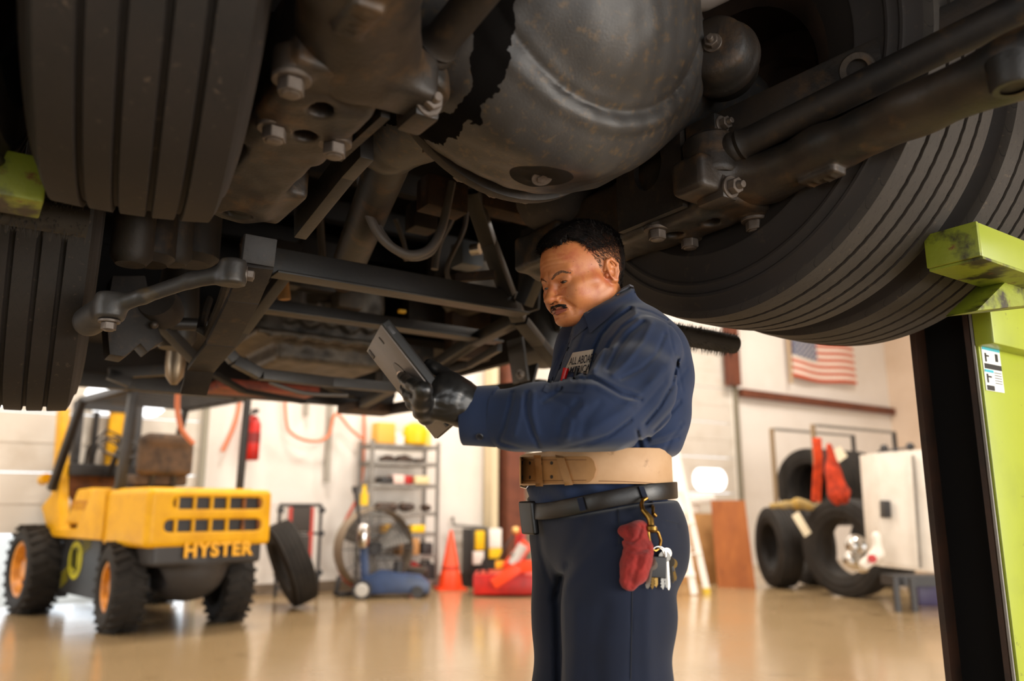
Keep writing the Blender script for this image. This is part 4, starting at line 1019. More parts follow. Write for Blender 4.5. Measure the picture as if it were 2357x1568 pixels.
# orange straps hung on the rack post
sp_ = P(1878, 1010, 9.2)
def strap(name, label, pts, w_, th, m, cat='strap', group=None, Y=9.2):
    q = [P(x, y, Y) for x, y in pts]; b = MB()
    for i in range(len(q) - 1): b.beam(q[i], q[i + 1], w_ if not isinstance(w_, list) else w_[i], th, up=(0, -1, 0), w1=(w_ if not isinstance(w_, list) else w_[i + 1]))
    return tag(b.build(name, m), label, cat, group)
M_str = mat('orange_webbing', '#D2440C', .8, color2='#A83208', scale=12)
strap('tow_strap', 'flat orange strap hanging straight down the middle of the tyre rack', [(1880, 1008), (1884, 1060), (1878, 1155)], .10, .02, M_str)
def f_bun(Q):
    a_ = P(1908, 1030, 9.0); b_2 = P(1920, 1090, 9.0); c_ = P(1930, 1135, 9.0)
    d = cap(Q, a_, b_2, .04, .08); d = smin(d, cap(Q, b_2, c_, .08, .13), .05)
    return d - .012 * np.sin(Q[:, 0] * 60 + Q[:, 2] * 12)
c_ = P(1918, 1090, 9.0)
tag(link('strap_bundle', sdf_mesh('strap_bundle', f_bun, c_ - V(.35, .35, .5), c_ + V(.35, .35, .5), .02), mat('orange_net', '#C23A14', .85, color2='#7E2208', scale=14)), 'bundle of orange netting bulging beside the flat orange strap', 'netting')
# cloth on the standing tyres, paper label
def f_cl(Q):
    a_, b_2, c_ = P(1775, 1165, 9.7), P(1840, 1160, 9.7), P(1905, 1176, 9.7)
    d = smin(cap(Q, a_, b_2, .03, .06), cap(Q, b_2, c_, .06, .035), .05)
    return d - .006 * np.sin(Q[:, 0] * 45)
c_ = P(1840, 1166, 9.7)
tag(link('dust_sheet', sdf_mesh('dust_sheet', f_cl, c_ - V(.6, .3, .3), c_ + V(.6, .3, .3), .02), mat('tan_cloth', '#9A875E', .9, color2='#A8842E', scale=6)), 'crumpled tan and yellow cloth lying on top of the standing tyres', 'cloth')
q0 = P(1845, 1207, 9.0)
tag(MB().box((0, 0, 0), (.10, .006, .26), M=Matrix.Rotation(-.5, 3, 'Y') @ Matrix.Rotation(.3, 3, 'Z')).build('paper_label', mat('label_cream', '#E0D2B4', .7), frame=Matrix.Translation(q0)), 'cream paper label stuck on the tread of a standing tyre', 'label')
q0 = P(1932, 1046, 9.4)
tag(MB().box((0, 0, 0), (.13, .006, .14), M=Matrix.Rotation(-.6, 3, 'Y')).build('paper_label', mat('label_cream', '#E0D2B4'), frame=Matrix.Translation(q0)), 'small cream label on the row of rack tyres', 'label')
# plywood, cardboard
p0 = G(1652, 1352); p1 = G(1740, 1356)
d_ = (p1 - p0); zt_ = P(1690, 1152, p0.y).z
tag(MB().hexa([p0, p1, p1 + V(.05, .35, 0) * .06, p0 + V(.05, .35, 0) * .06, p0 + V(0, .12, zt_), p1 + V(-.04, .12, zt_), p1 + V(-.04, .145, zt_), p0 + V(0, .145, zt_)]).build('plywood_sheet', M_ply), 'stained orange brown plywood sheet leaning upright beside the tyres', 'board')
p0 = G(1565, 1345); cbx = thing('cardboard_box', 'tall cardboard box standing left of the plywood with white paper on top', 'box', G(1612, 1344) + V(0, .25, 0), .12)
zc = P(1600, 1185, 9.9).z
MB().box((0, 0, zc / 2), (.56, .5, zc)).build('box_body', M_card, cbx, bevel=.008); MB().box((0, 0, zc + .002), (.5, .06, .004)).build('packing_tape', mat('tape_tan', '#C8A878', .4), cbx)
for i, (x, y) in enumerate(((-.1, .02), (.08, -.05))):
    tag(MB().box((0, 0, 0), (.36, .3, .12), M=Matrix.Rotation(.2 * i, 3, 'Z')).build('paper_bag', M_whitep, frame=Matrix.Translation(cbx.location + V(x, y, zc + .068 + .13 * i)), bevel=.03), ('white paper bag resting on the cardboard box' if i == 0 else 'upper white paper bag on the cardboard box'), 'bag')
# step ladder right behind the man
lad = thing('step_ladder', 'white aluminium step ladder standing open behind the man', 'ladder', G(1585, 1370), 0)
def LP(px, py, dy=0): q = P(px, py, lad.location.y + dy); return q - lad.location
for (x0, y0, x1, y1, dy) in ((1545, 1040, 1598, 1372, 0), (1556, 1040, 1628, 1366, .15), (1470, 1060, 1500, 1372, 0), (1460, 1060, 1440, 1380, .6)):
    a_, b_2 = LP(x0, y0, dy), LP(x1, y1, dy); b_2.z = max(b_2.z, .01)
    MB().beam(a_, b_2, .075, .035, up=(0, 1, 0)).build('ladder_rail', M_whitep, lad)
for k, (y_) in enumerate((1130, 1205, 1262, 1322)):
    t = (y_ - 1040) / 332; a_ = LP(1470 + 30 * t, y_, 0); b_2 = LP(1548 + 50 * t + 8, y_, 0); MB().beam(a_, b_2, .09, .035, up=(0, 0, 1)).build('ladder_step', M_whitep, lad)
for y_ in (1205, 1275): a_, b_2 = LP(1575 + (y_ - 1205) * .2, y_, 0), LP(1596 + (y_ - 1205) * .25, y_, .15); MB().beam(a_, b_2, .04, .02).build('ladder_brace', M_whitep, lad)
MB().box(LP(1626, 1362, .15) + V(0, 0, .0), (.08, .06, .08)).build('rubber_foot', mat('foot_yellow', '#D8B414', .5), lad)
# white service truck body corner with tail lamp
sv = thing('service_truck', 'white service truck body corner with black latch and red tail lamp', 'truck', G(2090, 1414), 0)
def SPt(px, py, dy=0): return P(px, py, sv.location.y + dy) - sv.location
def quadbox(name, c4, th, m, par, bevel=.006):
    b = MB(); q = [Vector(c) for c in c4]; n_ = V(0, 1, 0)
    return b.hexa([q[0], q[1], q[1] + V(0, th, 0), q[0] + V(0, th, 0), q[3], q[2], q[2] + V(0, th, 0), q[3] + V(0, th, 0)]).build(name, m, par, bevel=bevel)
quadbox('utility_body', [SPt(2028, 1304), SPt(2165, 1320, -.4), SPt(2140, 1034, -.4), SPt(2008, 1044)], .30, M_white, sv)
quadbox('body_door', [SPt(2034, 1298, -.03), SPt(2118, 1308, -.28), SPt(2100, 1048, -.28), SPt(2016, 1052, -.03)], .04, M_white, sv, .004)
quadbox('door_latch', [SPt(2036, 1192, -.12), SPt(2052, 1193, -.16), SPt(2050, 1153, -.16), SPt(2034, 1152, -.12)], .10, M_dark, sv, .004)
quadbox('body_edge', [SPt(2120, 1309, -.33), SPt(2123, 1309, -.34), SPt(2105, 1048, -.34), SPt(2102, 1048, -.33)], .04, M_grey, sv, 0)
for (x, y) in ((2035, 1032), (2095, 1028)): MB().sphere(SPt(x, y, .1), .04, 10, 8).build('rack_fitting', M_dark, sv)
MB().beam(SPt(2020, 1040, .1), SPt(2105, 1030, .1), .03, .02).build('roof_rail', M_dark, sv)
def f_bmp(Q):
    a_, b_2, c_ = SPt(2017, 1235, -.12), SPt(2020, 1275, -.12), SPt(1990, 1300, -.12)
    return smin(cap(Q, a_, b_2, .045), cap(Q, b_2, c_, .06, .05), .04)
c_ = SPt(2012, 1268, -.12); link('bumper_end', sdf_mesh('bumper_end', f_bmp, c_ - V(.3, .2, .35), c_ + V(.3, .2, .35), .015), M_white, sv)
tl = SPt(2006, 1286, -.2); MB().cyl(tl, tl + V(-.01, -.04, 0), .04, n=20).build('tail_lamp', M_red, sv)
for (x, y, r) in ((1972, 1255, .10), (1965, 1290, .09), (1985, 1300, .08)): MB().lathe(SPt(x, y, .15), (-.6, -.8, .1), [(0, r), (.05, r), (.06, r * .7), (.10, r * .5), (.11, .01)], 24).build('chrome_wheel_cap', M_chrome, sv)
MB().box(SPt(2110, 1335, .5), (.6, .3, .10)).build('chassis', M_dark, sv)
for x in (2085, 2125): q = SPt(x, 1365, 0); MB().box((q.x, .2, q.z * .5 + .06), (.05, .05, abs(q.z) + .12)).build('jack_leg', M_dark, sv)
q = G(2133, 1392); tag(MB().box((0, 0, .10), (.24, .2, .2)).build('crate', mat('purple_plastic', '#3C3156', .5), frame=Matrix.Translation(q), bevel=.01), 'dark purple crate on the floor under the white truck body', 'crate')

# ---------------------------------------------------------------- shelving with its contents
sx0, sx1 = QL(846, 1348, 9.12), QL(1003, 1345, 9.12)
sh = thing('shelving_unit', 'grey steel shelving unit with seven levels against the white wall', 'shelf', FR @ V((sx0.x + sx1.x) / 2, 9.12, 0), YAW)
W_ = abs(sx1.x - sx0.x); ztop = QL(925, 1022, 9.1).z
lev = [QL(925, y, 9.1).z for y in (1022, 1062, 1113, 1178, 1226, 1278, 1338)]
for x in (-W_ / 2, W_ / 2):
    for y in (0, .36): MB().box((x, y, ztop / 2 + .02), (.04, .04, ztop + .04)).build('upright', M_grey, sh)
for z in lev:
    s_ = MB().box((0, .18, z - .03), (W_ - .04, .38, .05)).build('shelf', M_grey, sh, bevel=.004)
def onshelf(name, label, cat, px, k, w_, h_, m, d=.2, shape='box', group=None, dy=.10):
    q = QL(px, 1100, 9.1 + dy); x = q.x; z = lev[k] - .004
    b = MB()
    if shape == 'box': b.box((0, 0, h_ / 2), (w_, d, h_))
    elif shape == 'bottle': b.lathe((0, 0, 0), (0, 0, 1), [(0, w_ / 2), (h_ * .65, w_ / 2), (h_ * .8, w_ * .2), (h_, w_ * .2)], 20)
    elif shape == 'can': b.cyl((0, 0, 0), (0, 0, h_), w_ / 2, n=20)
    elif shape == 'jug':
        b.box((0, 0, h_ * .4), (w_, d, h_ * .8)); b.lathe((w_ * .2, 0, h_ * .8), (0, 0, 1), [(0, w_ * .2), (h_ * .2, w_ * .16)], 12); b.tube([(-w_ * .4, 0, h_ * .8), (-w_ * .35, 0, h_ * .97), (w_ * .1, 0, h_ * .95)], .015, 6)
    elif shape == 'lump':
        for i in range(5): r = random.Random(int(px) + i); b.sphere((w_ * (r.random() - .5) * .7, 0, h_ * (.22 + .3 * r.random())), (w_ * .26, d * .35, h_ * .3 * (1 + .3 * r.random())), 10, 7)
        for v in b.v: pass
        b.v = [(x1_, y1_, max(z1_, .001)) for x1_, y1_, z1_ in b.v]
    elif shape == 'drum': b.lathe((0, 0, 0), (0, 0, 1), [(0, w_ * .32), (h_ * .08, w_ * .44), (h_ * .5, w_ * .5), (h_ * .85, w_ * .42), (h_, w_ * .2)], 28)
    elif shape == 'helmet':
        b.lathe((0, 0, 0), (0, 0, 1), [(0, w_ * .58), (.02, w_ * .58), (.03, w_ * .48), (h_ * .6, w_ * .42), (h_ * .9, w_ * .22), (h_, .005)], 24)
    o = b.build(name, m, frame=FR @ Matrix.Translation((x, 9.1 + dy, z)), bevel=.01 if shape == 'box' else 0)
    return tag(o, label, cat, group)
M_bin = mat('amber_plastic', '#E8B24A', .5); M_y2 = mat('bright_yellow', '#F0C408', .45)
onshelf('storage_tub', 'amber yellow plastic tub on the very top shelf, left end', 'tub', 879, 0, .24, .26, M_bin)
onshelf('plastic_bottle', 'small cream bottle between the two yellow things on the top shelf', 'bottle', 913, 0, .12, .14, M_whitep, .12, 'jug')
onshelf('bucket', 'round bright yellow bucket on the top shelf', 'bucket', 953, 0, .33, .29, M_y2, shape='drum')
onshelf('storage_tub', 'pale yellow tub beside the round yellow bucket at the shelf end', 'tub', 975, 0, .14, .24, mat('pale_yellow', '#E8D070', .5), .12, dy=.3)
M_junk = mat('greasy_parts', '#5A4538', .6, metal=.2, color2='#2E2724', scale=20)
for i, (px_, k, w_, h_, lb) in enumerate(((880, 1, .24, .10, 'pile of brown metal parts on the second shelf, left'), (925, 1, .24, .11, 'dark gearbox part on the second shelf, middle'), (890, 3, .26, .17, 'brown bracket casting on the fourth shelf, left'), (944, 3, .24, .14, 'dark engine part on the fourth shelf, middle'), (982, 3, .12, .12, 'small dark part at the right end of the fourth shelf'), (960, 1, .16, .07, 'tan coil of wire on the second shelf, right'))):
    onshelf('machine_part', lb, 'machine part', px_, k, w_, h_, M_junk, .25, 'lump')
for (px_, k, w_, h_, m_, lb) in ((885, 2, .16, .08, M_dark, 'flat black box on the third shelf'), (911, 2, .15, .11, mat('pink_carton', '#E6C8BE', .6), 'pale pink carton on the third shelf'), (934, 2, .10, .10, M_red, 'small red box on the third shelf'), (964, 2, .20, .10, mat('cream_box', '#DCCB9C', .6), 'cream yellow box on the third shelf, right'), (893, 4, .08, .10, M_bin, 'small amber box on the fifth shelf'), (918, 4, .18, .12, mat('white_glossy', '#F2F4FF', .2), 'glossy white plastic box on the fifth shelf'), (958, 4, .18, .09, M_y2, 'yellow case on the fifth shelf, right'), (940, 5, .26, .20, M_card, 'cardboard carton on the sixth shelf'), (980, 5, .14, .14, M_dark, 'black box at the right end of the sixth shelf')):
    onshelf('box', lb, 'box', px_, k, w_, h_, m_)
onshelf('jerry_can', 'red jerry can on the bottom shelf', 'can', 953, 6, .17, .22, M_red, .15, 'jug'); onshelf('jerry_can', 'black jerry can on the bottom shelf, right of the red one', 'can', 984, 6, .17, .24, M_dark, .15, 'jug')
tag(MB().box((0, 0, 0), (.08, .06, .14)).lathe((0, 0, .07), (0, 0, 1), [(0, .03), (.10, .02)], 12).build('hand_tool', mat('tool_yellow', '#E8BE10', .45), frame=FR @ Matrix.Translation(QL(838, 1150, 8.95))), 'yellow handled tool hanging on the left side of the grey shelving', 'tool')

# traffic cone
cn = thing('traffic_cone', 'orange traffic cone standing on the floor right of the shelves', 'cone', G(1036, 1357), .3)
hc = P(1035, 1221, cn.location.y).z
MB().lathe((0, 0, .02), (0, 0, 1), [(0, .155), (.30 * hc, .115), (.305 * hc, .112), (hc - .03, .022), (hc - .02, .012)], 32).build('cone_body', M_orange, cn)
MB().lathe((0, 0, .02), (0, 0, 1), [(.31 * hc, .1125), (.32 * hc, .1145), (.36 * hc, .109), (.365 * hc, .107)], 32, cap=False).build('cone_collar', mat('dark_orange', '#B4300A', .5), cn)
MB().box((0, 0, .012), (.36, .36, .024)).build('cone_base', M_orange, cn, bevel=.01)
# creeper standing upright by the wall
cr = thing('mechanic_creeper', 'black mechanics creeper with red side rails standing upright against the wall', 'creeper', FR @ V(QL(684, 1330, 9.25).x, 9.25, 0), YAW)
ct = QL(684, 1163, 9.25).z; hw_ = (QL(732, 1300, 9.25).x - QL(636, 1300, 9.25).x) / 2
for s in (-1, 1):
    MB().tube([(s * hw_, 0, .0), (s * hw_, 0, ct)], .02, 8).build('frame_tube', M_dark, cr); MB().box((s * hw_ * .5, -.02, ct * .6), (.05, .04, ct * .75)).build('side_rail', mat('rail_red', '#B83424', .5), cr)
    for z in (.25, ct * .68, ct - .06): MB().cyl((s * hw_, -.06, z), (s * hw_, .0, z), .035, n=14).build('caster', M_dark, cr)
MB().tube([(-hw_, 0, ct), (hw_, 0, ct)], .02, 8).build('frame_tube', M_dark, cr)
for z0, z1 in ((.25, ct * .66), (ct * .70, ct - .02)): MB().box((0, -.02, (z0 + z1) / 2), (hw_ * .9, .05, z1 - z0)).build('pad', mat('pad_black', '#3A332E', .7), cr, bevel=.01)
for z in (.10, ct * .68): MB().box((0, 0, z), (hw_ * 2, .03, .03)).build('crossbar', M_dark, cr)
# drum fan
fan = thing('drum_fan', 'large round drum fan with wire guard standing beside the shelves', 'fan', FR @ V(QL(858, 1345, 8.92).x, 8.92, 0), YAW)
fc = QL(858, 1262, 8.92).z; Rf = .46
sh_ = MB().lathe((0, -.12, fc), (0, 1, 0), [(0, Rf), (.24, Rf), (.24, Rf - .015), (0, Rf - .015)], 40, cap=False, closed=True).build('drum', mat('fan_shell', '#8A7A66', .5), fan)
gu = MB()
for r in np.linspace(.07, Rf - .01, 9):
    gu.tube([(r * math.cos(2 * PI * i / 32), -.13, fc + r * math.sin(2 * PI * i / 32)) for i in range(32)], .004, 4, closed=True)
for i in range(12): t = 2 * PI * i / 12; gu.tube([(.05 * math.cos(t), -.13, fc + .05 * math.sin(t)), (Rf * math.cos(t), -.13, fc + Rf * math.sin(t))], .005, 4)
gu.build('wire_guard', M_dark, fan)
for i in range(3):
    t = 2 * PI * i / 3 + .4; u = V(math.cos(t), 0, math.sin(t)); v_ = V(-math.sin(t), 0, math.cos(t)); c0 = V(0, 0, fc)
    MB().hexa([c0 + u * .08 - v_ * .04 + V(0, -.03, 0), c0 + u * .44 - v_ * .12 + V(0, -.08, 0), c0 + u * .44 - v_ * .12 + V(0, -.07, 0), c0 + u * .08 - v_ * .04 + V(0, -.02, 0), c0 + u * .08 + v_ * .05 + V(0, .03, 0), c0 + u * .42 + v_ * .16 + V(0, .06, 0), c0 + u * .42 + v_ * .16 + V(0, .07, 0), c0 + u * .08 + v_ * .05 + V(0, .04, 0)]).build('blade', M_grey, fan)
MB().cyl((0, -.06, fc), (0, .12, fc), .08, n=20).build('motor', M_dark, fan)
for s in (-1, 1): MB().beam((s * .42, 0, fc - .3), (s * .45, 0, .04), .04, .04).build('stand_leg', M_dark, fan)
MB().box((0, 0, .03), (.9, .2, .04)).build('stand_base', M_dark, fan)
# blue trolley jack with long handle
tj = thing('trolley_jack', 'blue trolley jack with grey wheel and long upright handle', 'jack', G(885, 1376), .15)
def TJ(px, py, dy=0): return P(px, py, tj.location.y + dy) - tj.location
MB().prism([(-.28, .05), (.50, .05), (.50, .16), (.40, .24), (-.05, .30), (-.28, .20)], (0, -.12, 0), (1, 0, 0), (0, 0, 1), (0, .24, 0)).build('jack_frame', M_blue, tj, bevel=.01)
hd = MB().beam((-.22, -.02, .2), TJ(838, 1255) + V(0, .0, 0), .09, .09).build('handle_socket', M_blue, tj, bevel=.01)
MB().tube([TJ(838, 1255), TJ(826, 1180), TJ(819, 1128)], .022, 10).build('jack_handle', M_dark, tj); MB().cyl(TJ(819, 1135), TJ(818, 1120), .034, n=12).build('handle_knob', M_dark, tj)
MB().lathe((-.25, -.19, .10), (0, 1, 0), [(0, .02), (0, .06), (.01, .07), (.02, .098), (.06, .10), (.07, .09), (.07, .02)], 28).build('wheel', M_lgrey, tj); MB().lathe((-.25, -.18, .10), (0, 1, 0), [(0, .075), (0, .105), (.06, .105), (.06, .075)], 28, cap=False, closed=True).build('wheel_tyre', M_dark, tj)
MB().lathe((.36, -.16, .07), (0, 1, 0), [(0, .01), (0, .065), (.05, .065), (.05, .01)], 20).build('wheel', M_dark, tj)
MB().cyl((.15, 0, .26), (.15, 0, .40), .06, n=18).build('lifting_saddle', M_dark, tj)
MB().lathe(TJ(836, 1235, -.03), (0, 0, 1), [(-.12, .05), (-.06, .07), (.08, .075), (.14, .04)], 16).build('air_motor', M_chrome, tj)
# dark engine hoist lump behind the jack
eh = sdf_mesh('engine_block', lambda Q: smin(smin(bxs(Q, (0, 0, .45), (.22, .2, .3), .05), cyls(Q, (-.3, 0, .62), (.3, 0, .62), .12, .02), .05), bxs(Q, (.2, 0, .2), (.16, .22, .2), .03), .04) - .006 * np.sin(Q[:, 0] * 40) * np.sin(Q[:, 2] * 38), (-.5, -.35, -.02), (.55, .35, .95), .02)
tag(link('engine_block', eh, mat('oily_iron', '#2E2620', .5, metal=.3, color2='#4A3E32', scale=5), frame=Matrix.Translation(FR @ V(QL(950, 1345, 8.7).x, 8.62, 0)) @ Matrix.Scale(.42, 4)), 'oily dark engine block standing behind the blue trolley jack', 'engine')
# floor clutter bases left
q = G(725, 1356); tag(MB().box((0, 0, .05), (.5, .3, .10)).box((.0, .05, .6), (.03, .03, 1.1)).build('floor_stand', M_dark, frame=Matrix.Translation(q), bevel=.006), 'low black floor stand with thin pole between loose tyre and fan', 'stand')
# fire extinguisher on the wall
fx = QL(578, 1060, 9.42); ex = thing('fire_extinguisher', 'red fire extinguisher hanging on the white wall behind the forklift guard', 'extinguisher', FR @ V(fx.x, 9.42, fx.z), YAW)
MB().lathe((0, 0, 0), (0, 0, 1), [(0, .07), (.02, .085), (.42, .085), (.50, .05), (.52, .03)], 24).build('cylinder', M_red, ex); MB().box((0, -.03, .57), (.05, .14, .05)).build('valve', M_dark, ex)
MB().tube([(0, -.08, .56), (-.08, -.08, .5), (-.10, -.06, .3), (-.095, -.05, .12)], .012, 6).build('hose', M_dark, ex); MB().lathe((0, 0, .2), (0, 0, 1), [(0, .087), (.12, .087)], 24, cap=False).build('label', mat('ext_label', '#7A1410', .5), ex)
# black broom / squeegee hanging? coloured drum and cabinet by the red machine
cab = thing('oil_cabinet', 'dark display cabinet with yellow and white packs beside the red machine', 'cabinet', FR @ V(QL(1104, 1300, 9.1).x, 8.98, 0), .5)
hz = P(1098, 1217, cab.location.y).z
MB().box((0, .12, hz / 2), (.40, .3, hz)).build('cabinet_body', M_dark, cab, bevel=.01)
for (x, z, w_, h_, m_) in ((-.10, .80, .12, .24, M_y2), (-.12, .50, .14, .16, M_whitep), (.12, .82, .17, .26, M_whitep), (.12, .58, .17, .14, M_y2)):
    MB().box((x, -.05, hz * z), (w_, .06, h_)).build('pack', m_, cab, bevel=.005)
MB().box((.0, .05, .05), (.42, .36, .10)).build('cabinet_foot', M_dark, cab)
q = G(1055, 1350) + V(0, .6, 0)
tag(MB().tube([QL(1042, 1190, 9.5), QL(1044, 1208, 9.5), QL(1190, 1222, 9.5)], .022, 6).build('wall_bar', M_grey, frame=FR.copy()), 'thin grey bar running along the wall above the orange cone', 'bar')
# red transmission jack / tyre changer beside the man
rm = thing('tyre_changer', 'red and orange tyre changing machine half hidden behind the mans legs', 'machine', G(1170, 1372), .0)
def RP(px, py, dy=0): return P(px, py, rm.location.y + dy) - rm.location
MB().prism([(-.40, .02), (.45, .02), (.45, .20), (.1, .26), (-.40, .24)], (0, -.1, 0), (1, 0, 0), (0, 0, 1), (0, .7, 0)).build('machine_base', M_red, rm, bevel=.02)
M_or = mat('machine_orange', '#E8400E', .4)
MB().beam(RP(1135, 1345, -.15), RP(1195, 1305, -.15), .12, .12).build('clamp_arm', M_or, rm, bevel=.01); MB().beam(RP(1195, 1305, -.15), RP(1260, 1300, -.15), .12, .12).build('clamp_arm', M_or, rm, bevel=.01)
MB().beam(RP(1165, 1310, 0), RP(1215, 1250, 0), .14, .14).build('bead_arm', M_or, rm, bevel=.015)
MB().beam(RP(1198, 1320, .25), RP(1198, 1215, .25), .12, .12).build('column', M_red, rm, bevel=.01)
MB().cyl(RP(1180, 1272, -.1), RP(1192, 1290, -.1), .045, n=16).build('air_cylinder', M_grey, rm); MB().cyl(RP(1205, 1255, -.1), RP(1180, 1300, -.1), .06, n=16).build('air_cylinder', M_lgrey, rm)
MB().sphere(RP(1187, 1222, 0), .05, 14, 10).build('pressure_gauge', mat('brass', '#D8A868', .3, metal=.8), rm)
MB().tube([RP(1150, 1285, 0), RP(1165, 1255, 0), RP(1185, 1228, 0)], .012, 6).build('lever', M_dark, rm)
MB().box(RP(1150, 1300, 0), (.10, .08, .08)).build('valve_block', mat('valve_yellow', '#E8A414', .4), rm, bevel=.01)
for s in (-1, 1): MB().tube([RP(1100, 1330, .1), RP(1112, 1290, .1), RP(1125, 1330, .05)], .02, 8).build('tool_hook', M_dark, rm)
# brown post and cream door leaf next to it
q = QL(1208, 1340, 8.9)
struct('trim_5', MB().box((q.x + .1, 9.35, 1.6), (.30, .25, 3.2)), M_brown)
struct('trim_6', MB().box((q.x - .18, 9.45, 1.6), (.10, .2, 3.2)), mat('cream_jamb', '#DCCBA8', .6))
# ================================================================ the mechanic
YM = 1.72
def M_(px, py, dy=0.0): return P(px, py, YM + dy)
man = thing('person', 'man in navy work shirt and trousers with tan weight belt, looking down at a tablet', 'person', (M_(1385, 1200).x, YM, 0))
def kid(me, name, m, par=man): return link(name, me, m, par, world=True)
def np3(v): return np.array([v[0], v[1], v[2]], np.float32)
PSI = math.radians(25)
Fd = Vector((-math.cos(PSI), -math.sin(PSI), 0)); Ld = Vector((math.sin(PSI), -math.cos(PSI), 0)); Zd = Vector((0, 0, 1))
RT = np.array([list(Fd), list(-Ld), list(Zd)], np.float32).T        # columns: forward, right, up
# ---- head frame
PHI, PIT, ROL = math.radians(34), math.radians(18), math.radians(0)
fh = Vector((-math.cos(PHI), -math.sin(PHI), 0)); rt_ = Vector((-math.sin(PHI), math.cos(PHI), 0))
f_ = fh * math.cos(PIT) - Zd * math.sin(PIT); u_ = Zd * math.cos(PIT) + fh * math.sin(PIT)
HR = Matrix((rt_, f_, u_)).transposed()
loc_eye = Vector((-.031, .080, .0)); off = HR @ loc_eye
hc_ = P(1300, 647, YM + off.y) - off
HM = Matrix.Translation(hc_) @ HR.to_4x4(); HI = HM.inverted()
HRn = np.array(HR, np.float32)
LOW = .77
def f_face(q):      # q in head space: x right, y forward, z up, eyes at z = 0
    A = lambda x: x * np.array([-1, 1, 1])
    q = q.copy(); q[:, 2] = np.where(q[:, 2] < 0, q[:, 2] / LOW, q[:, 2])     # short lower face
    s = q.copy(); s[:, 0] = np.abs(s[:, 0])            # mirrored copy
    d = ell(q, (0, -.016, .034), (.079, .098, .088))
    d = smin(d, ell(q, (0, .030, .018), (.066, .060, .082)), .03)
    d = smin(d, ell(q, (0, .026, -.058), (.058, .060, .058)), .035)
    d = smin(d, cap(s, (.058, -.004, -.050), (.026, .058, -.098), .020, .020), .025)      # jaw
    d = smin(d, ell(q, (0, .076, -.103), (.026, .019, .019)), .022)                      # chin
    d = smin(d, ell(q, (0, .045, -.100), (.035, .04, .022)), .02)
    d = smin(d, cap(s, (.046, .062, -.022), (.060, .030, -.018), .017, .017), .022)      # cheekbone
    d = smin(d, ell(s, (.038, .062, -.052), (.022, .022, .026)), .02)                    # cheek
    d = smin(d, ell(s, (.042, .018, -.040), (.020, .038, .034)), .03)                    # fill below the cheekbone
    d = smin(d, ell(q, (0, .079, -.066), (.029, .022, .027)), .018)                      # muzzle
    d = smin(d, cap(s, (.009, .087, .0175), (.044, .071, .0195), .0105, .009), .010)       # brow ridge
    d = smax(d, -ell(s, (.030, .0985, -.003), (.0195, .019, .0130)), .010)                 # eye socket
    d = smin(d, ell(s, (.0315, .0735, -.001), (.0165, .0150, .0150)), .004)              # lid globe
    d = smin(d, cap(s, (.018, .086, .0085), (.043, .0775, .0075), .0038, .0042), .004)   # upper lid fold
    d = smin(d, cap(s, (.020, .0835, -.015), (.042, .0765, -.014), .0048), .004)           # bag under the eye
    # nose
    d = smin(d, cap(q, (0, .084, .010), (0, .106, -.033), .0075, .0105), .009)
    d = smin(d, ell(q, (0, .1085, -.040), (.0145, .0125, .0115)), .008)
    d = smin(d, ell(s, (.0145, .0965, -.0425), (.0085, .0105, .0090)), .006)
    d = smax(d, -ell(s, (.0078, .1035, -.0515), (.0042, .0065, .0042)), .003)
    # folds from nose to mouth
    l = cap(s, (.021, .095, -.046), (.035, .082, -.076), .0016); d = d + .0048 * np.exp(-(l / .0045) ** 2)
    # lips
    d = smin(d, cap(s, (.0, .1015, -.0700), (.021, .0895, -.0755), .0048, .0025), .004)
    d = smin(d, cap(s, (.0, .0985, -.0815), (.018, .0900, -.0795), .0058, .0030), .004)
    l = cap(s, (0, .106, -.0757), (.025, .090, -.0772), .0); d = d + .0042 * np.exp(-(l / .0028) ** 2)
    l = cap(s, (0, .100, -.0910), (.014, .094, -.0905), .0); d = d + .003 * np.exp(-(l / .006) ** 2)
    # eyelid opening
    d = smax(d, -ell(s, (.0315, .0900, -.0030), (.0165, .0090, .0031)), .0012)
    l = cap(s, (.019, .090, .0065), (.044, .079, .0050), .0); d = d + .0016 * np.exp(-(l / .0016) ** 2)
    l = cap(s, (.022, .088, -.020), (.042, .078, -.018), .0); d = d + .0012 * np.exp(-(l / .0022) ** 2)
    l = cap(s, (.036, .088, -.062), (.034, .080, -.095), .0); d = d + .0014 * np.exp(-(l / .005) ** 2)
    # forehead wrinkles and frown
    wr = 0
    for zz in (.040, .050, .060): wr = wr + np.exp(-((q[:, 2] - zz - .003 * np.cos(q[:, 0] * 55)) / .0022) ** 2)
    d = d + .0006 * wr * np.clip((q[:, 1] - .03) * 40, 0, 1) * np.clip((.055 - np.abs(q[:, 0])) * 60, 0, 1)
    l = cap(s, (.006, .092, .014), (.008, .090, .032), .0); d = d + .0022 * np.exp(-(l / .0026) ** 2)
    for k in range(3):
        l = cap(s, (.050, .064, -.001 - .004 * k), (.062, .045, .005 - .008 * k), .0); d = d + .0013 * np.exp(-(l / .0016) ** 2)
    # ear
    RE = np.array(Matrix.Rotation(math.radians(-12), 3, 'X') @ Matrix.Rotation(math.radians(-22), 3, 'Z'), np.float32)
    e = ell(s, (.0815, -.014, -.010), (.0050, .0175, .0305), RE)
    t = [((.0790, .004, .000), .0032), ((.0845, -.004, .019), .0034), ((.0880, -.014, .0215), .0036), ((.0900, -.0255, .008), .0035), ((.0880, -.0245, -.012), .0033), ((.0830, -.017, -.033), .0048), ((.0790, -.008, -.034), .0044)]
    e = smin(e, chain(s, t, .003), .0045)
    e = smin(e, chain(s, [((.084, -.010, .010), .0028), ((.087, -.020, .000), .0030), ((.085, -.017, -.016), .0030)], .003), .003)
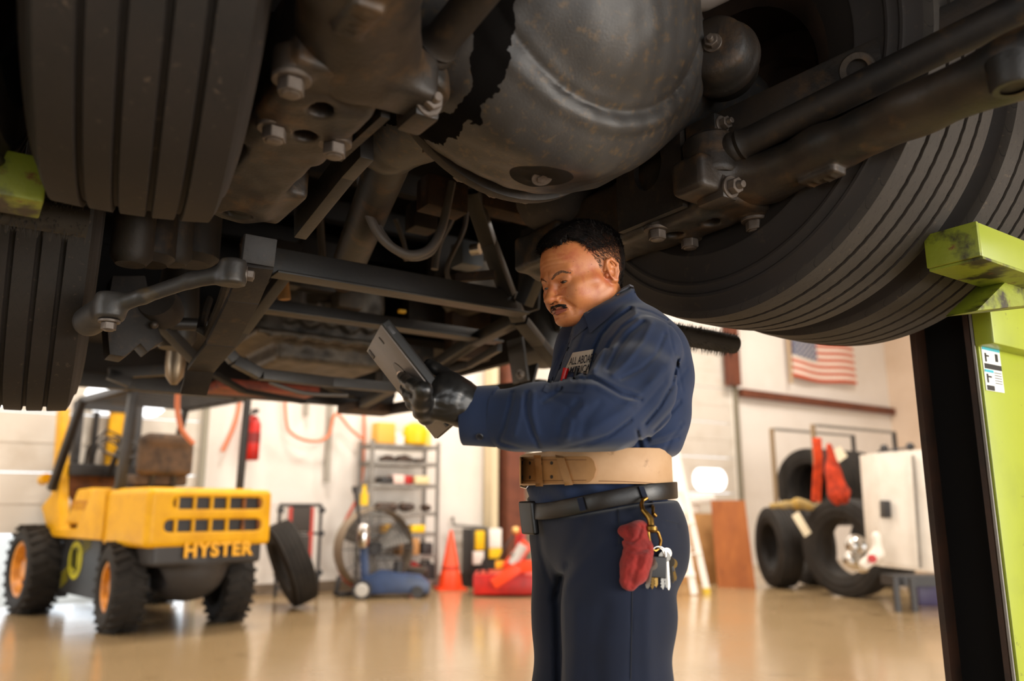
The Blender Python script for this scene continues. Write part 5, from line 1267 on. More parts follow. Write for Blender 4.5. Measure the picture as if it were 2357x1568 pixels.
    e = smax(e, -ell(s, (.0885, -.009, -.010), (.0085, .0080, .0120)), .002)
    e = smin(e, ell(s, (.080, .003, -.014), (.004, .004, .007)), .003)
    d = smin(d, e, .005)
    d = smin(d, ell(s, (.074, -.012, -.014), (.008, .012, .022)), .008)
    return d
NE = HI @ M_(1412, 775, .0)
def f_neck(q):
    return cap(q, (0, -.022, -.045), NE, .059, .056)
def f_head(Q):
    q = (Q - np3(hc_)) @ HRn
    d = f_face(q); d = smin(d, f_neck(q), .03)
    # double chin and neck cords
    return d
def f_body(Q):
    d = ell(Q, M_(1425, 900), (.09, .13, .15), RT)
    d = smin(d, ell(Q, M_(1375, 1040), (.11, .12, .17), RT), .03)
    d = smin(d, ell(Q, M_(1388, 1220), (.09, .12, .13), RT), .03)
    for k in LEGS: d = smin(d, chain(Q, [(p, r * .55) for p, r in k], .02), .03)
    d = smin(d, chain(Q, [(p, r * .5) for p, r in ARM_L], .02), .01)
    d = smin(d, chain(Q, [(p, r * .5) for p, r in ARM_R], .02), .01)
    return d
hipL, hipR = M_(1432, 1240, -.085), M_(1325, 1240, .085)
fL, fR = Vector((hipL.x - .0, hipL.y - .02, .09)), Vector((hipR.x - .06, hipR.y + .02, .09))
def lerp(a, b, t): return a.lerp(b, t)
LEGS = ([(hipL, .113), (M_(1420, 1420, -.10), .108), (M_(1414, 1600, -.105), .105), (lerp(hipL, fL, .62), .095), (fL, .085)],
        [(hipR, .100), (M_(1326, 1420, .085), .090), (M_(1322, 1600, .085), .086), (lerp(hipR, fR, .62), .09), (fR, .08)])
SHL, ELL_, WRL = M_(1490, 806, -.140), M_(1370, 968, -.285), M_(1108, 957, -.235)
SHR, ELR, WRR = M_(1352, 800, .165), M_(1305, 965, .13), M_(1170, 962, .0)
ARM_L = [(SHL, .069), (M_(1455, 895, -.22), .074), (ELL_, .074), (M_(1240, 968, -.26), .063), (WRL, .050)]
ARM_R = [(SHR, .078), (ELR, .060), (WRR, .045)]
# body mesh: fine head joined with the simple covered body
hm = sdf_mesh('body', f_head, hc_ - V(.135, .135, .16), hc_ + V(.15, .14, .16), .0017)
b2 = sdf_mesh('body_lower', f_body, (-.25, 1.2, .02), (.62, 2.05, 1.62), .02)
M_skin = mat('skin', '#C9814F', .44, color2='#B36B3E', scale=20, lo=.35, hi=.7, color3='#B05C3C', scale3=34, lo3=.5, hi3=.72, bump=.2, bscale=330, bdist=.0012, sss=.05)
M_lip = mat('lips', '#8E4A38', .45, bump=.1, bscale=300)
M_shade = mat('shaven_skin', '#8C5637', .5, color2='#7A4A30', scale=120, bump=.15, bscale=400, sss=.1)
bmj = bmesh.new(); bmj.from_mesh(hm); bmj.from_mesh(b2); bmj.to_mesh(hm); bmj.free()
for p in hm.polygons: p.use_smooth = True
for m_ in (M_skin, M_lip, M_shade): hm.materials.append(m_)
cc = np.empty(len(hm.polygons) * 3, np.float32); hm.polygons.foreach_get('center', cc); cc = cc.reshape(-1, 3); qh = (cc - np3(hc_)) @ HRn; qh[:, 2] = np.where(qh[:, 2] < 0, qh[:, 2] / LOW, qh[:, 2])
ax = np.abs(qh[:, 0]); zz = qh[:, 2]
lipz = ((zz < -.0670 - .10 * ax + .0 * ax) & (zz > -.0872 + .25 * ax) & (ax < .0235) & (qh[:, 1] > .086))
idx = np.zeros(len(cc), np.int32); idx[lipz] = 1
hm.polygons.foreach_set('material_index', idx)
body = kid(hm, 'body', None)
# ---- eyes
M_eye = mat('eye_white', '#8A7464', .3); M_iris = mat('iris', '#241208', .15)
for s in (-1, 1):
    e = MB().sphere((s * .0315, .0728, -.001), .0132, 20, 14)
    eo = kid(e.mesh('eyeball', 180), 'eyeball', M_eye); eo.matrix_parent_inverse = Matrix.Translation(-man.location); eo.matrix_basis = HM
    g_d = Vector((0, .80, -.55)).normalized()
    ir = MB().lathe(Vector((s * .0315, .0728, -.001)) + g_d * .0112, g_d, [(0, .0078), (.0015, .0065), (.0024, .002), (.0025, .0001)], 20)
    io = link('iris', ir.mesh('iris', 60), M_iris, eo)
# ---- hair
def hairline(y):
    return np.interp(y, [-.12, -.085, -.055, -.034, -.028, -.020, .002, .006, .014, .022, .030, .038, .050, .065, .09], [-.070, -.062, -.048, -.028, .020, .024, .022, .002, .008, .034, .054, .080, .085, .080, .084])
def f_hair(Q):
    q = (Q - np3(hc_)) @ HRn
    base = ell(q, (0, -.016, .034), (.079, .098, .088)); base = smin(base, ell(q, (0, .030, .018), (.066, .060, .082)), .03)
    base = smin(base, f_neck(q), .03)
    mm = q[:, 2] - hairline(q[:, 1]) - .004 * np.sin(q[:, 0] * 230) - .003 * np.sin(q[:, 1] * 410 + q[:, 0] * 130)
    top = np.clip((q[:, 2] - .03) / .05, 0, 1)
    front = np.clip((q[:, 1] - .02) / .05, 0, 1) * top
    thick = .0015 + .0060 * top + .004 * front
    thick = thick * np.clip(mm / .010, 0, 1) - .004 * (mm < 0)
    n1 = np.sin(q[:, 0] * 420 + 30 * q[:, 1]) * .5 + np.sin(q[:, 0] * 150 + np.sin(q[:, 1] * 60) * 3) * .6
    thick = thick + .0014 * n1 * top + .0006 * np.sin(q[:, 2] * 500 + q[:, 1] * 300) * (1 - top)
    d = base - thick
    return d
hr = sdf_mesh('hair', f_hair, hc_ - V(.13, .13, .12), hc_ + V(.14, .13, .15), .0022)
# drop the parts of the shell that lie under the skin
bmh = bmesh.new(); bmh.from_mesh(hr)
co = np.array([v.co[:] for v in bmh.verts], np.float32); dd = f_head(co); qv = (co - np3(hc_)) @ HRn; mmv = qv[:, 2] - hairline(qv[:, 1])
bmh.verts.ensure_lookup_table(); bmesh.ops.delete(bmh, geom=[bmh.verts[i] for i in np.where((dd < -.0015) | (mmv < -.004) | ((qv[:, 2] < .078 + .006 * np.sin(qv[:, 1] * 160)) & (qv[:, 1] > -.070) & (qv[:, 1] < .055) & (np.abs(qv[:, 0]) > .03)))[0]], context='VERTS'); bmh.to_mesh(hr); bmh.free(); hr.polygons.foreach_set('use_smooth', [True] * len(hr.polygons))
M_brow = mat('brow_hair', '#4E3422', .7)
M_hair = mat('black_hair', '#0E0B0A', .62, color2='#1E1612', scale=60, bump=.6, bscale=500, bdist=.001, spec=.2)
hair = kid(hr, 'hair', M_hair)
# strands: short hairs that follow the scalp and soften the outline
hb_ = MB(); rr_ = random.Random(11); hv = co[(dd > -.003) & (mmv > -.002)]; hq = (hv - np3(hc_)) @ HRn
for i in range(21000):
    j = rr_.randrange(len(hv)); q = hq[j]; top = min(max((q[2] - .02) / .05, 0), 1)
    n_ = Vector((q[0] / .0062, (q[1] + .016) / .0096, (q[2] - .034) / .0077)).normalized()
    flow = Vector((0.10 * (1 if q[0] > 0 else -1), .9, .25)) * top + Vector((0, -.45, -.9)) * (1 - top)
    d_ = (flow + Vector([rr_.uniform(-.35, .35) for _ in range(3)])); d_ = (d_ - n_ * d_.dot(n_)).normalized() * (.9) + n_ * (.30 + .25 * top)
    L_ = rr_.uniform(.005, .009) + .012 * top * rr_.random()
    if top < .6 and q[1] > -.06:
        if rr_.random() < .45: continue
        p0 = Vector(q) - n_ * .0022
    else: p0 = Vector(q) - n_ * .001; p1 = p0 + d_ * L_ * .6; p2 = p0 + d_ * L_ - n_ * .002
    w_ = n_.cross(d_).normalized() * .00038
    hb_.add([HM @ (p0 - w_), HM @ (p0 + w_), HM @ (p1 + w_ * .8), HM @ (p1 - w_ * .8), HM @ p2], [(0, 1, 2, 3), (3, 2, 4)])
def raw(mb, name):
    me = bpy.data.meshes.new(name); me.from_pydata(mb.v, [], mb.f); me.polygons.foreach_set('use_smooth', [True] * len(me.polygons)); return me
so = link('hair_strands', raw(hb_, 'hair_strands'), M_hair, hair, world=True); so['kind'] = 'stuff'
# cropped sides: short sparse hairs rooted on the skin, thinning towards the temples
M_hair2 = mat('brown_grey_hair', '#3A2C22', .5)
q0_ = (cc - np3(hc_)) @ HRn; mk = q0_[:, 2] - hairline(q0_[:, 1])
ear_ = (q0_[:, 1] > -.036) & (q0_[:, 1] < .008) & (q0_[:, 2] < .026)
ok = np.where((mk > -.007) & (q0_[:, 2] < .098) & (q0_[:, 2] > -.085) & ~ear_ & ((np.abs(q0_[:, 0]) > .035) | (q0_[:, 1] < -.06)) & (np.abs(q0_[:, 0]) < .084))[0]
for nm_, mm_, cnt in (('hair_fade', M_hair, 19000), ('grey_hair_fade', M_hair2, 6000)):
    fb_ = MB()
    for i in range(cnt):
        j = ok[rr_.randrange(len(ok))]; q = Vector(q0_[j]); n_ = Vector((q[0] / .0062, (q[1] + .016) / .0096, (q[2] - .034) / .0077)).normalized()
        dens = min(max((mk[j] + .007) / .016, 0), 1) * (min(1, .55 + max(0, q[2] - .02) * 9 + max(0, -q[1] - .01) * 12))
        if rr_.random() > dens: continue
        d_ = (Vector((0, -.55, -.8)) + Vector([rr_.uniform(-.28, .28) for _ in range(3)])); d_ = (d_ - n_ * d_.dot(n_)).normalized() + n_ * .22
        w_ = n_.cross(d_).normalized() * .00026; L_ = rr_.uniform(.006, .011)
        fb_.add([HM @ (q - w_), HM @ (q + w_), HM @ (q + d_ * L_)], [(0, 1, 2)])
    so = link(nm_, raw(fb_, nm_), mm_, hair, world=True); so['kind'] = 'stuff'
M_mole = mat('mole', '#3E2014', .6)
# ---- moustache and eyebrows: hairs over a thin base
hbvh = bvh_of(hm)
def surf(q):       # nearest skin point for a head-space point
    p = HM @ Vector((q[0], q[1], q[2] * LOW if q[2] < 0 else q[2])); r = hbvh.find_nearest(p); return r[0], r[1]
for mx_, my_, mz_ in ((-.052, .06, .034), (-.062, .04, .004), (-.050, .07, -.034), (-.036, .09, -.044), (-.066, .03, .020)):
    p_, n_ = surf((mx_, my_, mz_)); link('mole', MB().sphere(p_, (.0007, .0007, .0007), 8, 6).mesh('mole', 180), M_mole, man, world=True)
def tuft(name, pts, width, n, L_, dirf, m, jit=.3, seed=1):
    b = MB(); r = random.Random(seed)
    for i in range(n):
        t = r.random() * (len(pts) - 1); k = int(t); t -= k; k2 = min(k + 1, len(pts) - 1)
        q = Vector(pts[k]).lerp(Vector(pts[k2]), t); q.z += r.uniform(-1, 1) * width * (1 - .5 * abs((k + t) / (len(pts) - 1) * 2 - 1)) ; q.x += r.uniform(-.001, .001)
        s_ = surf(q)
        if s_[0] is None: continue
        p, nn = s_; d_ = HR @ Vector(dirf(q)) + Vector([r.uniform(-jit, jit) for _ in range(3)]); d_ = (d_ - nn * d_.dot(nn)).normalized() + nn * .25
        w_ = nn.cross(d_).normalized() * .00024; l = L_ * r.uniform(.6, 1.1); p = p - nn * .0003
        b.add([p - w_, p + w_, p + d_ * l * .6 + w_ * .7, p + d_ * l * .6 - w_ * .7, p + d_ * l - nn * .0008], [(0, 1, 2, 3), (3, 2, 4)])
    o = link(name, raw(b, name), m, man, world=True); return o
tuft('moustache', [(-.027, .09, -.0655), (-.018, .10, -.0615), (-.006, .105, -.0590), (.006, .105, -.0590), (.018, .10, -.0615), (.027, .09, -.0655)], .0048, 3600, .0075, lambda q: (q.x * 18, 0, -.7), M_hair, .3, 3)
for s in (-1, 1):
    tuft('eyebrow', [(s * .009, .094, .0120), (s * .022, .092, .0185), (s * .036, .086, .0205), (s * .048, .072, .0140)],   .0030, 760, .0075, lambda q, s=s: (s * .9, -.2, .25), M_brow, .25, 5 + s)
tuft('eyelashes', [(-.020, .088, -.0005), (-.031, .090, -.0005), (-.042, .082, -.0015)], .0006, 110, .005, lambda q: (-.1, .6, -.6), M_hair, .15, 9)

# ---- shirt
def creases(Q, L_):
    X, Y = pix(Q); d = 0
    for pts, wd, am in L_: e = line2d(X, Y, pts); d = d + .62 * am * np.exp(-(e / wd) ** 2)
    return d
FOLDS = [   # (pixel line, width px, + crease inwards / - ridge outwards)
    ([(1322, 874), (1362, 872), (1380, 880), (1395, 889), (1431, 911), (1476, 921)], 4.5, .010), ([(1330, 884), (1372, 888), (1420, 914), (1465, 930)], 7, -.007), ([(1368, 862), (1420, 890), (1470, 908)], 6, -.004),
    ([(1215, 905), (1210, 930), (1214, 960), (1224, 992), (1240, 1028)], 4.5, .009), ([(1228, 905), (1226, 950), (1238, 1000)], 6, -.006), ([(1200, 915), (1196, 955), (1184, 1000)], 7, -.005),
    ([(1180, 905), (1174, 935), (1160, 985), (1150, 1010)], 5, .007), ([(1262, 912), (1300, 930), (1320, 960)], 7, .004),
    ([(1262, 1042), (1330, 1024), (1400, 1003), (1450, 968)], 5, .007), ([(1290, 1006), (1360, 992), (1430, 950), (1485, 900), (1530, 840)], 14, -.009), ([(1340, 1030), (1410, 1000), (1470, 950), (1530, 880)], 5, .004),
    ([(1150, 1018), (1200, 1032), (1262, 1044)], 4, .006), ([(1150, 1030), (1200, 1042), (1250, 1050)], 5, -.005),
    ([(1484, 976), (1518, 935), (1546, 885), (1560, 825)], 5, .011), ([(1466, 992), (1474, 1030), (1480, 1060)], 4, .007), ([(1474, 990), (1484, 1030), (1490, 1060)], 6, -.004),
    ([(1505, 990), (1535, 958), (1565, 925)], 5, .008), ([(1500, 1012), (1530, 1002), (1570, 985)], 6, -.006), ([(1496, 1028), (1530, 1020), (1560, 1008)], 4, .005),
    ([(1420, 1042), (1452, 1024), (1490, 1010)], 5, .007), ([(1390, 1050), (1430, 1032)], 5, -.005), ([(1530, 1040), (1545, 1010), (1570, 975)], 5, .004),
    ([(1452, 712), (1410, 742), (1385, 772), (1370, 805), (1360, 840), (1348, 862)], 4.5, .014), ([(1464, 722), (1428, 748), (1398, 785), (1380, 822), (1366, 850)], 7, -.010),
    ([(1470, 712), (1500, 720), (1536, 738)], 3.5, .004), ([(1482, 742), (1450, 768), (1422, 808), (1400, 850)], 5, .007), ([(1470, 736), (1436, 762), (1410, 800)], 5, -.004),
    ([(1500, 745), (1478, 790), (1440, 835), (1412, 862)], 7, -.006), ([(1530, 770), (1512, 815), (1478, 848), (1430, 872)], 5, .006), ([(1552, 800), (1536, 850), (1500, 880)], 7, -.004),
    ([(1290, 900), (1250, 925)], 5, .006), ([(1330, 925), (1296, 965), (1284, 1015)], 8, .006), ([(1345, 935), (1315, 970), (1305, 1010)], 7, -.005), ([(1380, 930), (1350, 965), (1340, 1000)], 9, .004),
    ([(1537, 738), (1546, 790), (1562, 850), (1572, 900)], 3, .003), ([(1540, 900), (1560, 880), (1580, 850)], 5, .004),
    ([(1330, 762), (1315, 800), (1292, 850)], 5, .006), ([(1340, 768), (1328, 800), (1312, 812)], 5, -.004), ([(1300, 800), (1280, 850), (1262, 890)], 6, .004)]
NB = M_(1392, 712, .0)
colN = (M_(1321, 738) - M_(1456, 660)); col_n = Vector((-.05, -.12, 1)); cfw = Vector((colN.x, colN.y - .03, colN.z)).normalized()
col_up = (Ld.cross(cfw)).normalized(); col_up = col_up if col_up.z > 0 else -col_up
def f_shirt(Q):
    d = ell(Q, M_(1430, 890), (.126, .172, .18), RT)
    d = smin(d, ell(Q, M_(1462, 860, .01), (.094, .150, .140), RT), .04)
    d = smin(d, ell(Q, M_(1385, 985), (.140, .168, .13), RT), .05)
    d = smin(d, ell(Q, M_(1445, 975), (.096, .155, .11), RT), .04)
    d = smin(d, cap(Q, SHL + V(-.02, .04, .0), SHR + V(.02, .0, .0), .062), .05)
    d = smin(d, cap(Q, SHL + V(-.02, .03, .0), M_(1425, 750, -.03), .052, .048), .04)
    d = smin(d, cap(Q, SHR, M_(1400, 758, .05), .05, .05), .03)
    # collar stand round the neck, cut by the collar plane
    st_ = cap(Q, M_(1390, 700), M_(1412, 790), .074, .085)
    top = (Q - np3(M_(1390, 697))) @ np3(col_up)
    st_ = smax(st_, top, .006); d = smin(d, st_, .02)
    d = smax(d, ((Q - np3(M_(1390, 690))) @ np3(col_up)) * 1.0 - .012 - 10 * (np.abs((Q - np3(M_(1390, 700))) @ np3(Ld)) > .10), .004) if False else d
    # belly gather above and below the weight belt
    low = chain(Q, ARM_R, .02); d = smin(d, low, .03)
    arm = chain(Q, ARM_L, .03)
    arm = smin(arm, cap(Q, M_(1300, 1000, -.27), M_(1200, 1005, -.25), .045, .038), .03)   # slack under the forearm
    arm = smin(arm, cap(Q, M_(1440, 920, -.22), M_(1330, 985, -.27), .075, .06), .04)
    d = smin(d, arm, .012)
    d = d + creases(Q, FOLDS)
    d = d - .0022 * np.sin(Q[:, 0] * 38 + Q[:, 2] * 30) * np.sin(Q[:, 2] * 44 - Q[:, 0] * 15 + Q[:, 1] * 20)
    # lower edge and cuff end
    zl = M_(1400, 1058).z
    d = smax(d, zl - Q[:, 2], .02)
    u = np3((ELL_ - WRL).normalized()); d = np.maximum(d, -((Q - np3(M_(1135, 957, -.24))) @ u) + 0 - 10 * ((Q[:, 1] > 1.60)))
    return d
shm = sdf_mesh('shirt', f_shirt, (-.10, 1.33, 1.03), (.52, 2.02, 1.52), .0029)
def f_tuck(Q):
    d = ell(Q, M_(1372, 1120), (.139, .163, .12), RT)
    d = d - .004 * np.sin(Q[:, 0] * 95 + Q[:, 2] * 90) - .003 * np.sin(Q[:, 0] * 50 - Q[:, 2] * 120)
    d = smax(d, M_(1400, 1190).z - Q[:, 2], .01); d = smax(d, Q[:, 2] - M_(1400, 1050).z, .01); return d
tk = sdf_mesh('shirt_tail', f_tuck, (-.1, 1.4, .95), (.5, 2.0, 1.15), .006)
def cloth_mat(name, c1, c2, sc=6, weave=900, wb=.12, rough=.85, stains=None):
    m = mat(name, c1, rough, color2=c2, scale=sc, lo=.35, hi=.7, bump=wb, bscale=weave, bdist=.0008, sheen=.15, spec=.2, color3=stains, scale3=9, lo3=.70, hi3=.74)
    return m
M_shirt = cloth_mat('navy_shirt', '#202D49', '#1A253C', stains='#131C2E')
M_trou = cloth_mat('navy_trousers', '#151C2E', '#111726', sc=5)
bmj = bmesh.new(); bmj.from_mesh(shm); bmj.from_mesh(tk); bmj.to_mesh(shm); bmj.free(); shm.polygons.foreach_set('use_smooth', [True] * len(shm.polygons))
shirt = kid(shm, 'shirt', M_shirt)
sbvh = bvh_of(shm)
O_ = Vector((0, 0, EYE))
def hit(bv, px, py):
    d = Vector(ray(px, py)).normalized(); r = bv.ray_cast(O_, d); return (r[0], r[1]) if r[0] is not None else (None, None)
def sheet(name, bv, corners, m, par, off=.002, th=.002, nu=16, nv=10, roundc=0, fallback=None, world=True):
    """a thin cloth/leather piece laid on a surface: corners are pixel TL, TR, BR, BL (or a function u,v -> px)"""
    fn = corners if callable(corners) else (lambda u, v: tuple((1 - v) * ((1 - u) * corners[0][k] + u * corners[1][k]) + v * ((1 - u) * corners[3][k] + u * corners[2][k]) for k in (0, 1)))
    F_ = []; B_ = []; lastd = None
    grid = {}
    for j in range(nv + 1):
        for i in range(nu + 1):
            px_, py_ = fn(i / nu, j / nv); h_, n_ = hit(bv, px_, py_)
            dr = Vector(ray(px_, py_)).normalized()
            dist = (h_ - O_).length if h_ is not None else lastd
            if dist is None: dist = 1.6
            lastd = dist; p = O_ + dr * dist
            F_.append(p - dr * (off + th)); B_.append(p - dr * (off - .004))
    b = MB(); n1 = nu + 1; T_ = len(F_); b.v = [tuple(p) for p in F_ + B_]
    for j in range(nv):
        for i in range(nu):
            q = j * n1 + i; b.f.append((q, q + n1, q + n1 + 1, q + 1)); b.f.append((T_ + q, T_ + q + 1, T_ + q + n1 + 1, T_ + q + n1))
    for i in range(nu):
        b.f.append((i, i + 1, T_ + i + 1, T_ + i)); q = nv * n1 + i; b.f.append((q + 1, q, T_ + q, T_ + q + 1))
    for j in range(nv):
        q = j * n1; b.f.append((q + n1, q, T_ + q, T_ + q + n1)); q = j * n1 + nu; b.f.append((q, q + n1, T_ + q + n1, T_ + q))
    return link(name, b.mesh(name, 40), m, par, world=world)
def lay_text(name, body, bv, corners, m, par, size_ratio=None, off=.004, depth=.0006):
    me = text_mesh(name, body, 1.0, .0, .012); cs = coords(me); x0, x1 = cs[:, 0].min(), cs[:, 0].max(); y0, y1 = cs[:, 1].min(), cs[:, 1].max()
    bm = bmesh.new(); bm.from_mesh(me); bmesh.ops.subdivide_edges(bm, edges=[e for e in bm.edges if e.calc_length() > .12], cuts=2)
    for v in bm.verts:
        u = (v.co.x - x0) / (x1 - x0); w2 = 1 - (v.co.y - y0) / (y1 - y0)
        px_, py_ = tuple((1 - w2) * ((1 - u) * corners[0][k] + u * corners[1][k]) + w2 * ((1 - u) * corners[3][k] + u * corners[2][k]) for k in (0, 1))
        h_, n_ = hit(bv, px_, py_); dr = Vector(ray(px_, py_)).normalized(); dist = (h_ - O_).length if h_ is not None else 1.6
        v.co = O_ + dr * (dist - off)
    bm.to_mesh(me); bm.free(); return link(name, me, m, par, world=True)
# collar leaf on the near side and the far leaf / placket
def collar_fn(u, v):
    top = [(1343, 722), (1369, 703), (1405, 680), (1430, 664), (1449, 654), (1458, 658)]; bot = [(1358, 768), (1376, 752), (1398, 733), (1430, 703), (1455, 690), (1466, 684)]
    x = u * 5; k = min(int(x), 4); t = x - k; a_ = [top[k][i] * (1 - t) + top[k + 1][i] * t for i in (0, 1)]; b_ = [bot[k][i] * (1 - t) + bot[k + 1][i] * t for i in (0, 1)]
    return (a_[0] * (1 - v) + b_[0] * v, a_[1] * (1 - v) + b_[1] * v)
sheet('collar', sbvh, collar_fn, M_shirt, man, .009, .003, 20, 8)
sheet('collar', sbvh, [(1322, 737), (1344, 722), (1352, 752), (1306, 792)], M_shirt, man, .005, .002, 8, 8)
def clampx(L_): return L_
patch = sheet('name_patch', sbvh, [(1318, 812), (1366, 804), (1353, 861), (1299, 853)], mat('patch_cream', '#B7A795', .85, bump=.1, bscale=500), man, .004, .0015, 14, 10)
lay_text('lettering', 'ALL ABOARD', sbvh, [(1312, 824), (1374, 812), (1370, 833), (1309, 841)], mat('thread_black', '#1A1A22', .8), patch, off=.0068)
lay_text('lettering', 'AMERICA', sbvh, [(1304, 846), (1360, 838), (1356, 857), (1300, 861)], mat('thread_black', '#1A1A22'), patch, off=.0068)
sheet('pocket', sbvh, [(1290, 868), (1350, 868), (1340, 905), (1280, 900)], M_shirt, man, .002, .002, 10, 8)
sheet('placket', sbvh, [(1300, 790), (1310, 792), (1262, 905), (1250, 900)], M_shirt, man, .002, .0015, 4, 16)
M_btn = mat('dark_button', '#0E1420', .3)
def button(px_, py_, bv, r=.0055, o_=.004, name='button', par=man):
    h_, n_ = hit(bv, px_, py_)
    if h_ is None: return
    d = -Vector(ray(px_, py_)).normalized(); n_ = (n_ + d * .5).normalized(); c = h_ + d * o_
    return link(name, MB().lathe(c, n_, [(0, r * .8), (0, r), (.0012, r), (.0020, r * .85), (.0012, r * .6), (.0012, .0001)], 18).mesh(name, 30), M_btn, par, world=True)
for q in ((1307, 804), (1290, 838), (1271, 872), (1290, 895)): button(q[0], q[1], sbvh)
pen = MB().cyl((0, 0, 0), (0, 0, .034), .0052, .0062, n=18).cyl((0, 0, .034), (0, 0, .038), .0068, n=18)
h_, n_ = hit(sbvh, 1296, 876); ph = h_ - Vector(ray(1296, 876)) * .012
pdir = (P(1301, 856, ph.y) - P(1292, 890, ph.y)).normalized(); bx, by, bz = basis(pdir)
PM = Matrix.Translation(ph - pdir * .012) @ Matrix((bx, by, bz)).transposed().to_4x4()
tag(pen.build('pen', mat('pen_red', '#C01414', .3), frame=PM), 'red capped pen in the mans shirt pocket', 'pen')
h_, n_ = hit(sbvh, 1324, 866); ph = h_ - Vector(ray(1324, 866)) * .010
tag(MB().cyl((0, 0, 0), (0, 0, .030), .0035, n=12).build('pen', M_black, frame=Matrix.Translation(ph - pdir * .012) @ Matrix((bx, by, bz)).transposed().to_4x4()), 'thin black pen beside the red one in the shirt pocket', 'pen')
# cuff
cu0, cu1 = M_(1146, 959, -.243), M_(1069, 957, -.232)
cax = (cu1 - cu0).normalized()
def oval(o, axis, prof, sx=1.0, sy=1.0, n=40, cap_=False, closed=True):
    x, y, z = basis(axis); k = len(prof); b = MB()
    for i in range(n):
        t = 2 * PI * i / n; d = x * math.cos(t) * sx + y * math.sin(t) * sy
        for q, r in prof: b.v.append(tuple(Vector(o) + z * q + d * r))
    for i in range(n):
        j = (i + 1) % n
        for q in range(k): q2 = (q + 1) % k; b.f.append((i * k + q, j * k + q, j * k + q2, i * k + q2))
    return b
Lc = (cu1 - cu0).length
cuff = link('cuff', oval(cu0, cax, [(0, .053), (.002, .0570), (Lc * .5, .0560), (Lc - .001, .0555), (Lc, .0545), (Lc - .001, .0525), (0, .050)], .86, 1.0).mesh('cuff', 50), M_shirt, man, world=True)
cbv = bvh_of(cuff.data)
sheet('cuff_seam', cbv, [(1133, 900), (1136, 900), (1138, 1020), (1135, 1020)], mat('thread_navy', '#16233E', .8), cuff, .0003, .0006, 2, 16)
sheet('cuff_seam', cbv, [(1139, 900), (1142, 900), (1144, 1020), (1141, 1020)], mat('thread_navy', '#16233E'), cuff, .0003, .0006, 2, 16)
button(1104, 1005, cbv, .0068, .002, par=cuff)
# ---- gloved left hand: palm and five bent fingers on the tablet
tTR, tTL, tBR = M_(874, 745, -.30), M_(822, 783, -.155), M_(1052, 972, -.275)
uu = (tBR - tTR); Lt = uu.length; uu.normalize(); ww = (tTL - tTR); ww = (ww - uu * ww.dot(uu)); Wt = ww.length; ww.normalize(); nn_ = uu.cross(ww).normalized()
if nn_.y > 0: nn_ = -nn_          # back of the tablet faces the camera
def TBp(px_, py_, o_):      # point above the tablet's back surface
    d = Vector(ray(px_, py_)); t = (tTR - O_).dot(nn_) / d.dot(nn_); return O_ + d * t + nn_ * o_
GY = -.245
kn_ = [TBp(1004, 876, .030), TBp(1002, 898, .032), TBp(1002, 920, .030), TBp(1006, 942, .026)]
FING = [[(kn_[0], .0145), (TBp(978, 864, .030), .0122), (TBp(952, 860, .020), .0108), (TBp(934, 860, .010), .0092)],
        [(kn_[1], .0140), (TBp(976, 884, .034), .0124), (TBp(955, 880, .022), .0108), (TBp(944, 876, .010), .0092)],
        [(kn_[2], .0138), (TBp(980, 906, .032), .0120), (TBp(963, 900, .022), .0106), (TBp(955, 894, .010), .0090)],
        [(kn_[3], .0130), (TBp(988, 932, .026), .0110), (TBp(976, 924, .018), .0098), (TBp(968, 916, .010), .0086)],
        [(M_(1052, 888, GY + .0), .0175), (M_(1024, 864, GY + .0), .0140), (M_(1002, 848, GY + .006), .0122), (M_(988, 838, GY + .010), .0102)]]
GF = [([(1060, 915), (1030, 905), (1010, 912)], 5.5, .0014), ([(1062, 935), (1030, 940), (1008, 935)], 5.5, .0012), ([(1050, 890), (1035, 905), (1030, 925)], 5.5, .0010), ([(1045, 945), (1020, 952), (1000, 948)], 5.5, .0012),
      ([(985, 855), (978, 872)], 5.5, .0012), ([(965, 852), (960, 868)], 5.5, .0012), ([(978, 880), (972, 895)], 5.5, .0012), ([(960, 890), (970, 912)], 5.5, .0010), ([(1058, 960), (1030, 962)], 5.5, .0012), ([(1020, 850), (1030, 862), (1026, 876)], 5.5, .0012), ([(1040, 862), (1052, 880)], 5.5, .0012), ([(1070, 900), (1055, 930), (1062, 960)], 5.5, .0010)]
def f_glove(Q):
    d = chain(Q, [(M_(1110, 945, -.235), .036), (M_(1066, 935, -.240), .036), (M_(1035, 920, GY - .01), .036)], .02)
    d = smin(d, ell(Q, M_(1026, 914, GY - .02), (.040, .026, .044)), .02)
    d = smin(d, chain(Q, [(kn_[0], .016), (kn_[1], .017), (kn_[2], .017), (kn_[3], .015)], .01), .016)
    d = smin(d, cap(Q, M_(1055, 900, GY), M_(1040, 880, GY), .026, .018), .02)
    for f in FING: d = smin(d, chain(Q, f, .005), .006)
    d = d + creases(Q, GF)
    d = d - .0006 * np.sin(Q[:, 0] * 150 + Q[:, 2] * 100) * np.sin(Q[:, 2] * 130 - Q[:, 0] * 50)
    return d
gm = sdf_mesh('glove', f_glove, M_(915, 990, -.42) - V(.06, 0, 0), M_(1130, 815, -.12), .0017)
M_glove = mat('black_nitrile', '#151413', .38, bump=.25, bscale=120, bdist=.002, spec=.6)
glove = kid(gm, 'glove', M_glove)
# torn finger tip showing the nail
tp = FING[0][3][0] + (FING[0][3][0] - FING[0][2][0]).normalized() * .0055
kid(MB().sphere(tp, (.0072, .0072, .0072), 16, 10).mesh('bare_fingertip', 180), 'bare_fingertip', M_skin, man)
hn = HM
kid(MB().sphere(tp + V(-.003, -.004, .003), (.005, .0045, .006), 12, 8).mesh('fingernail', 180), 'fingernail', mat('nail', '#D8B8A0', .3), man)
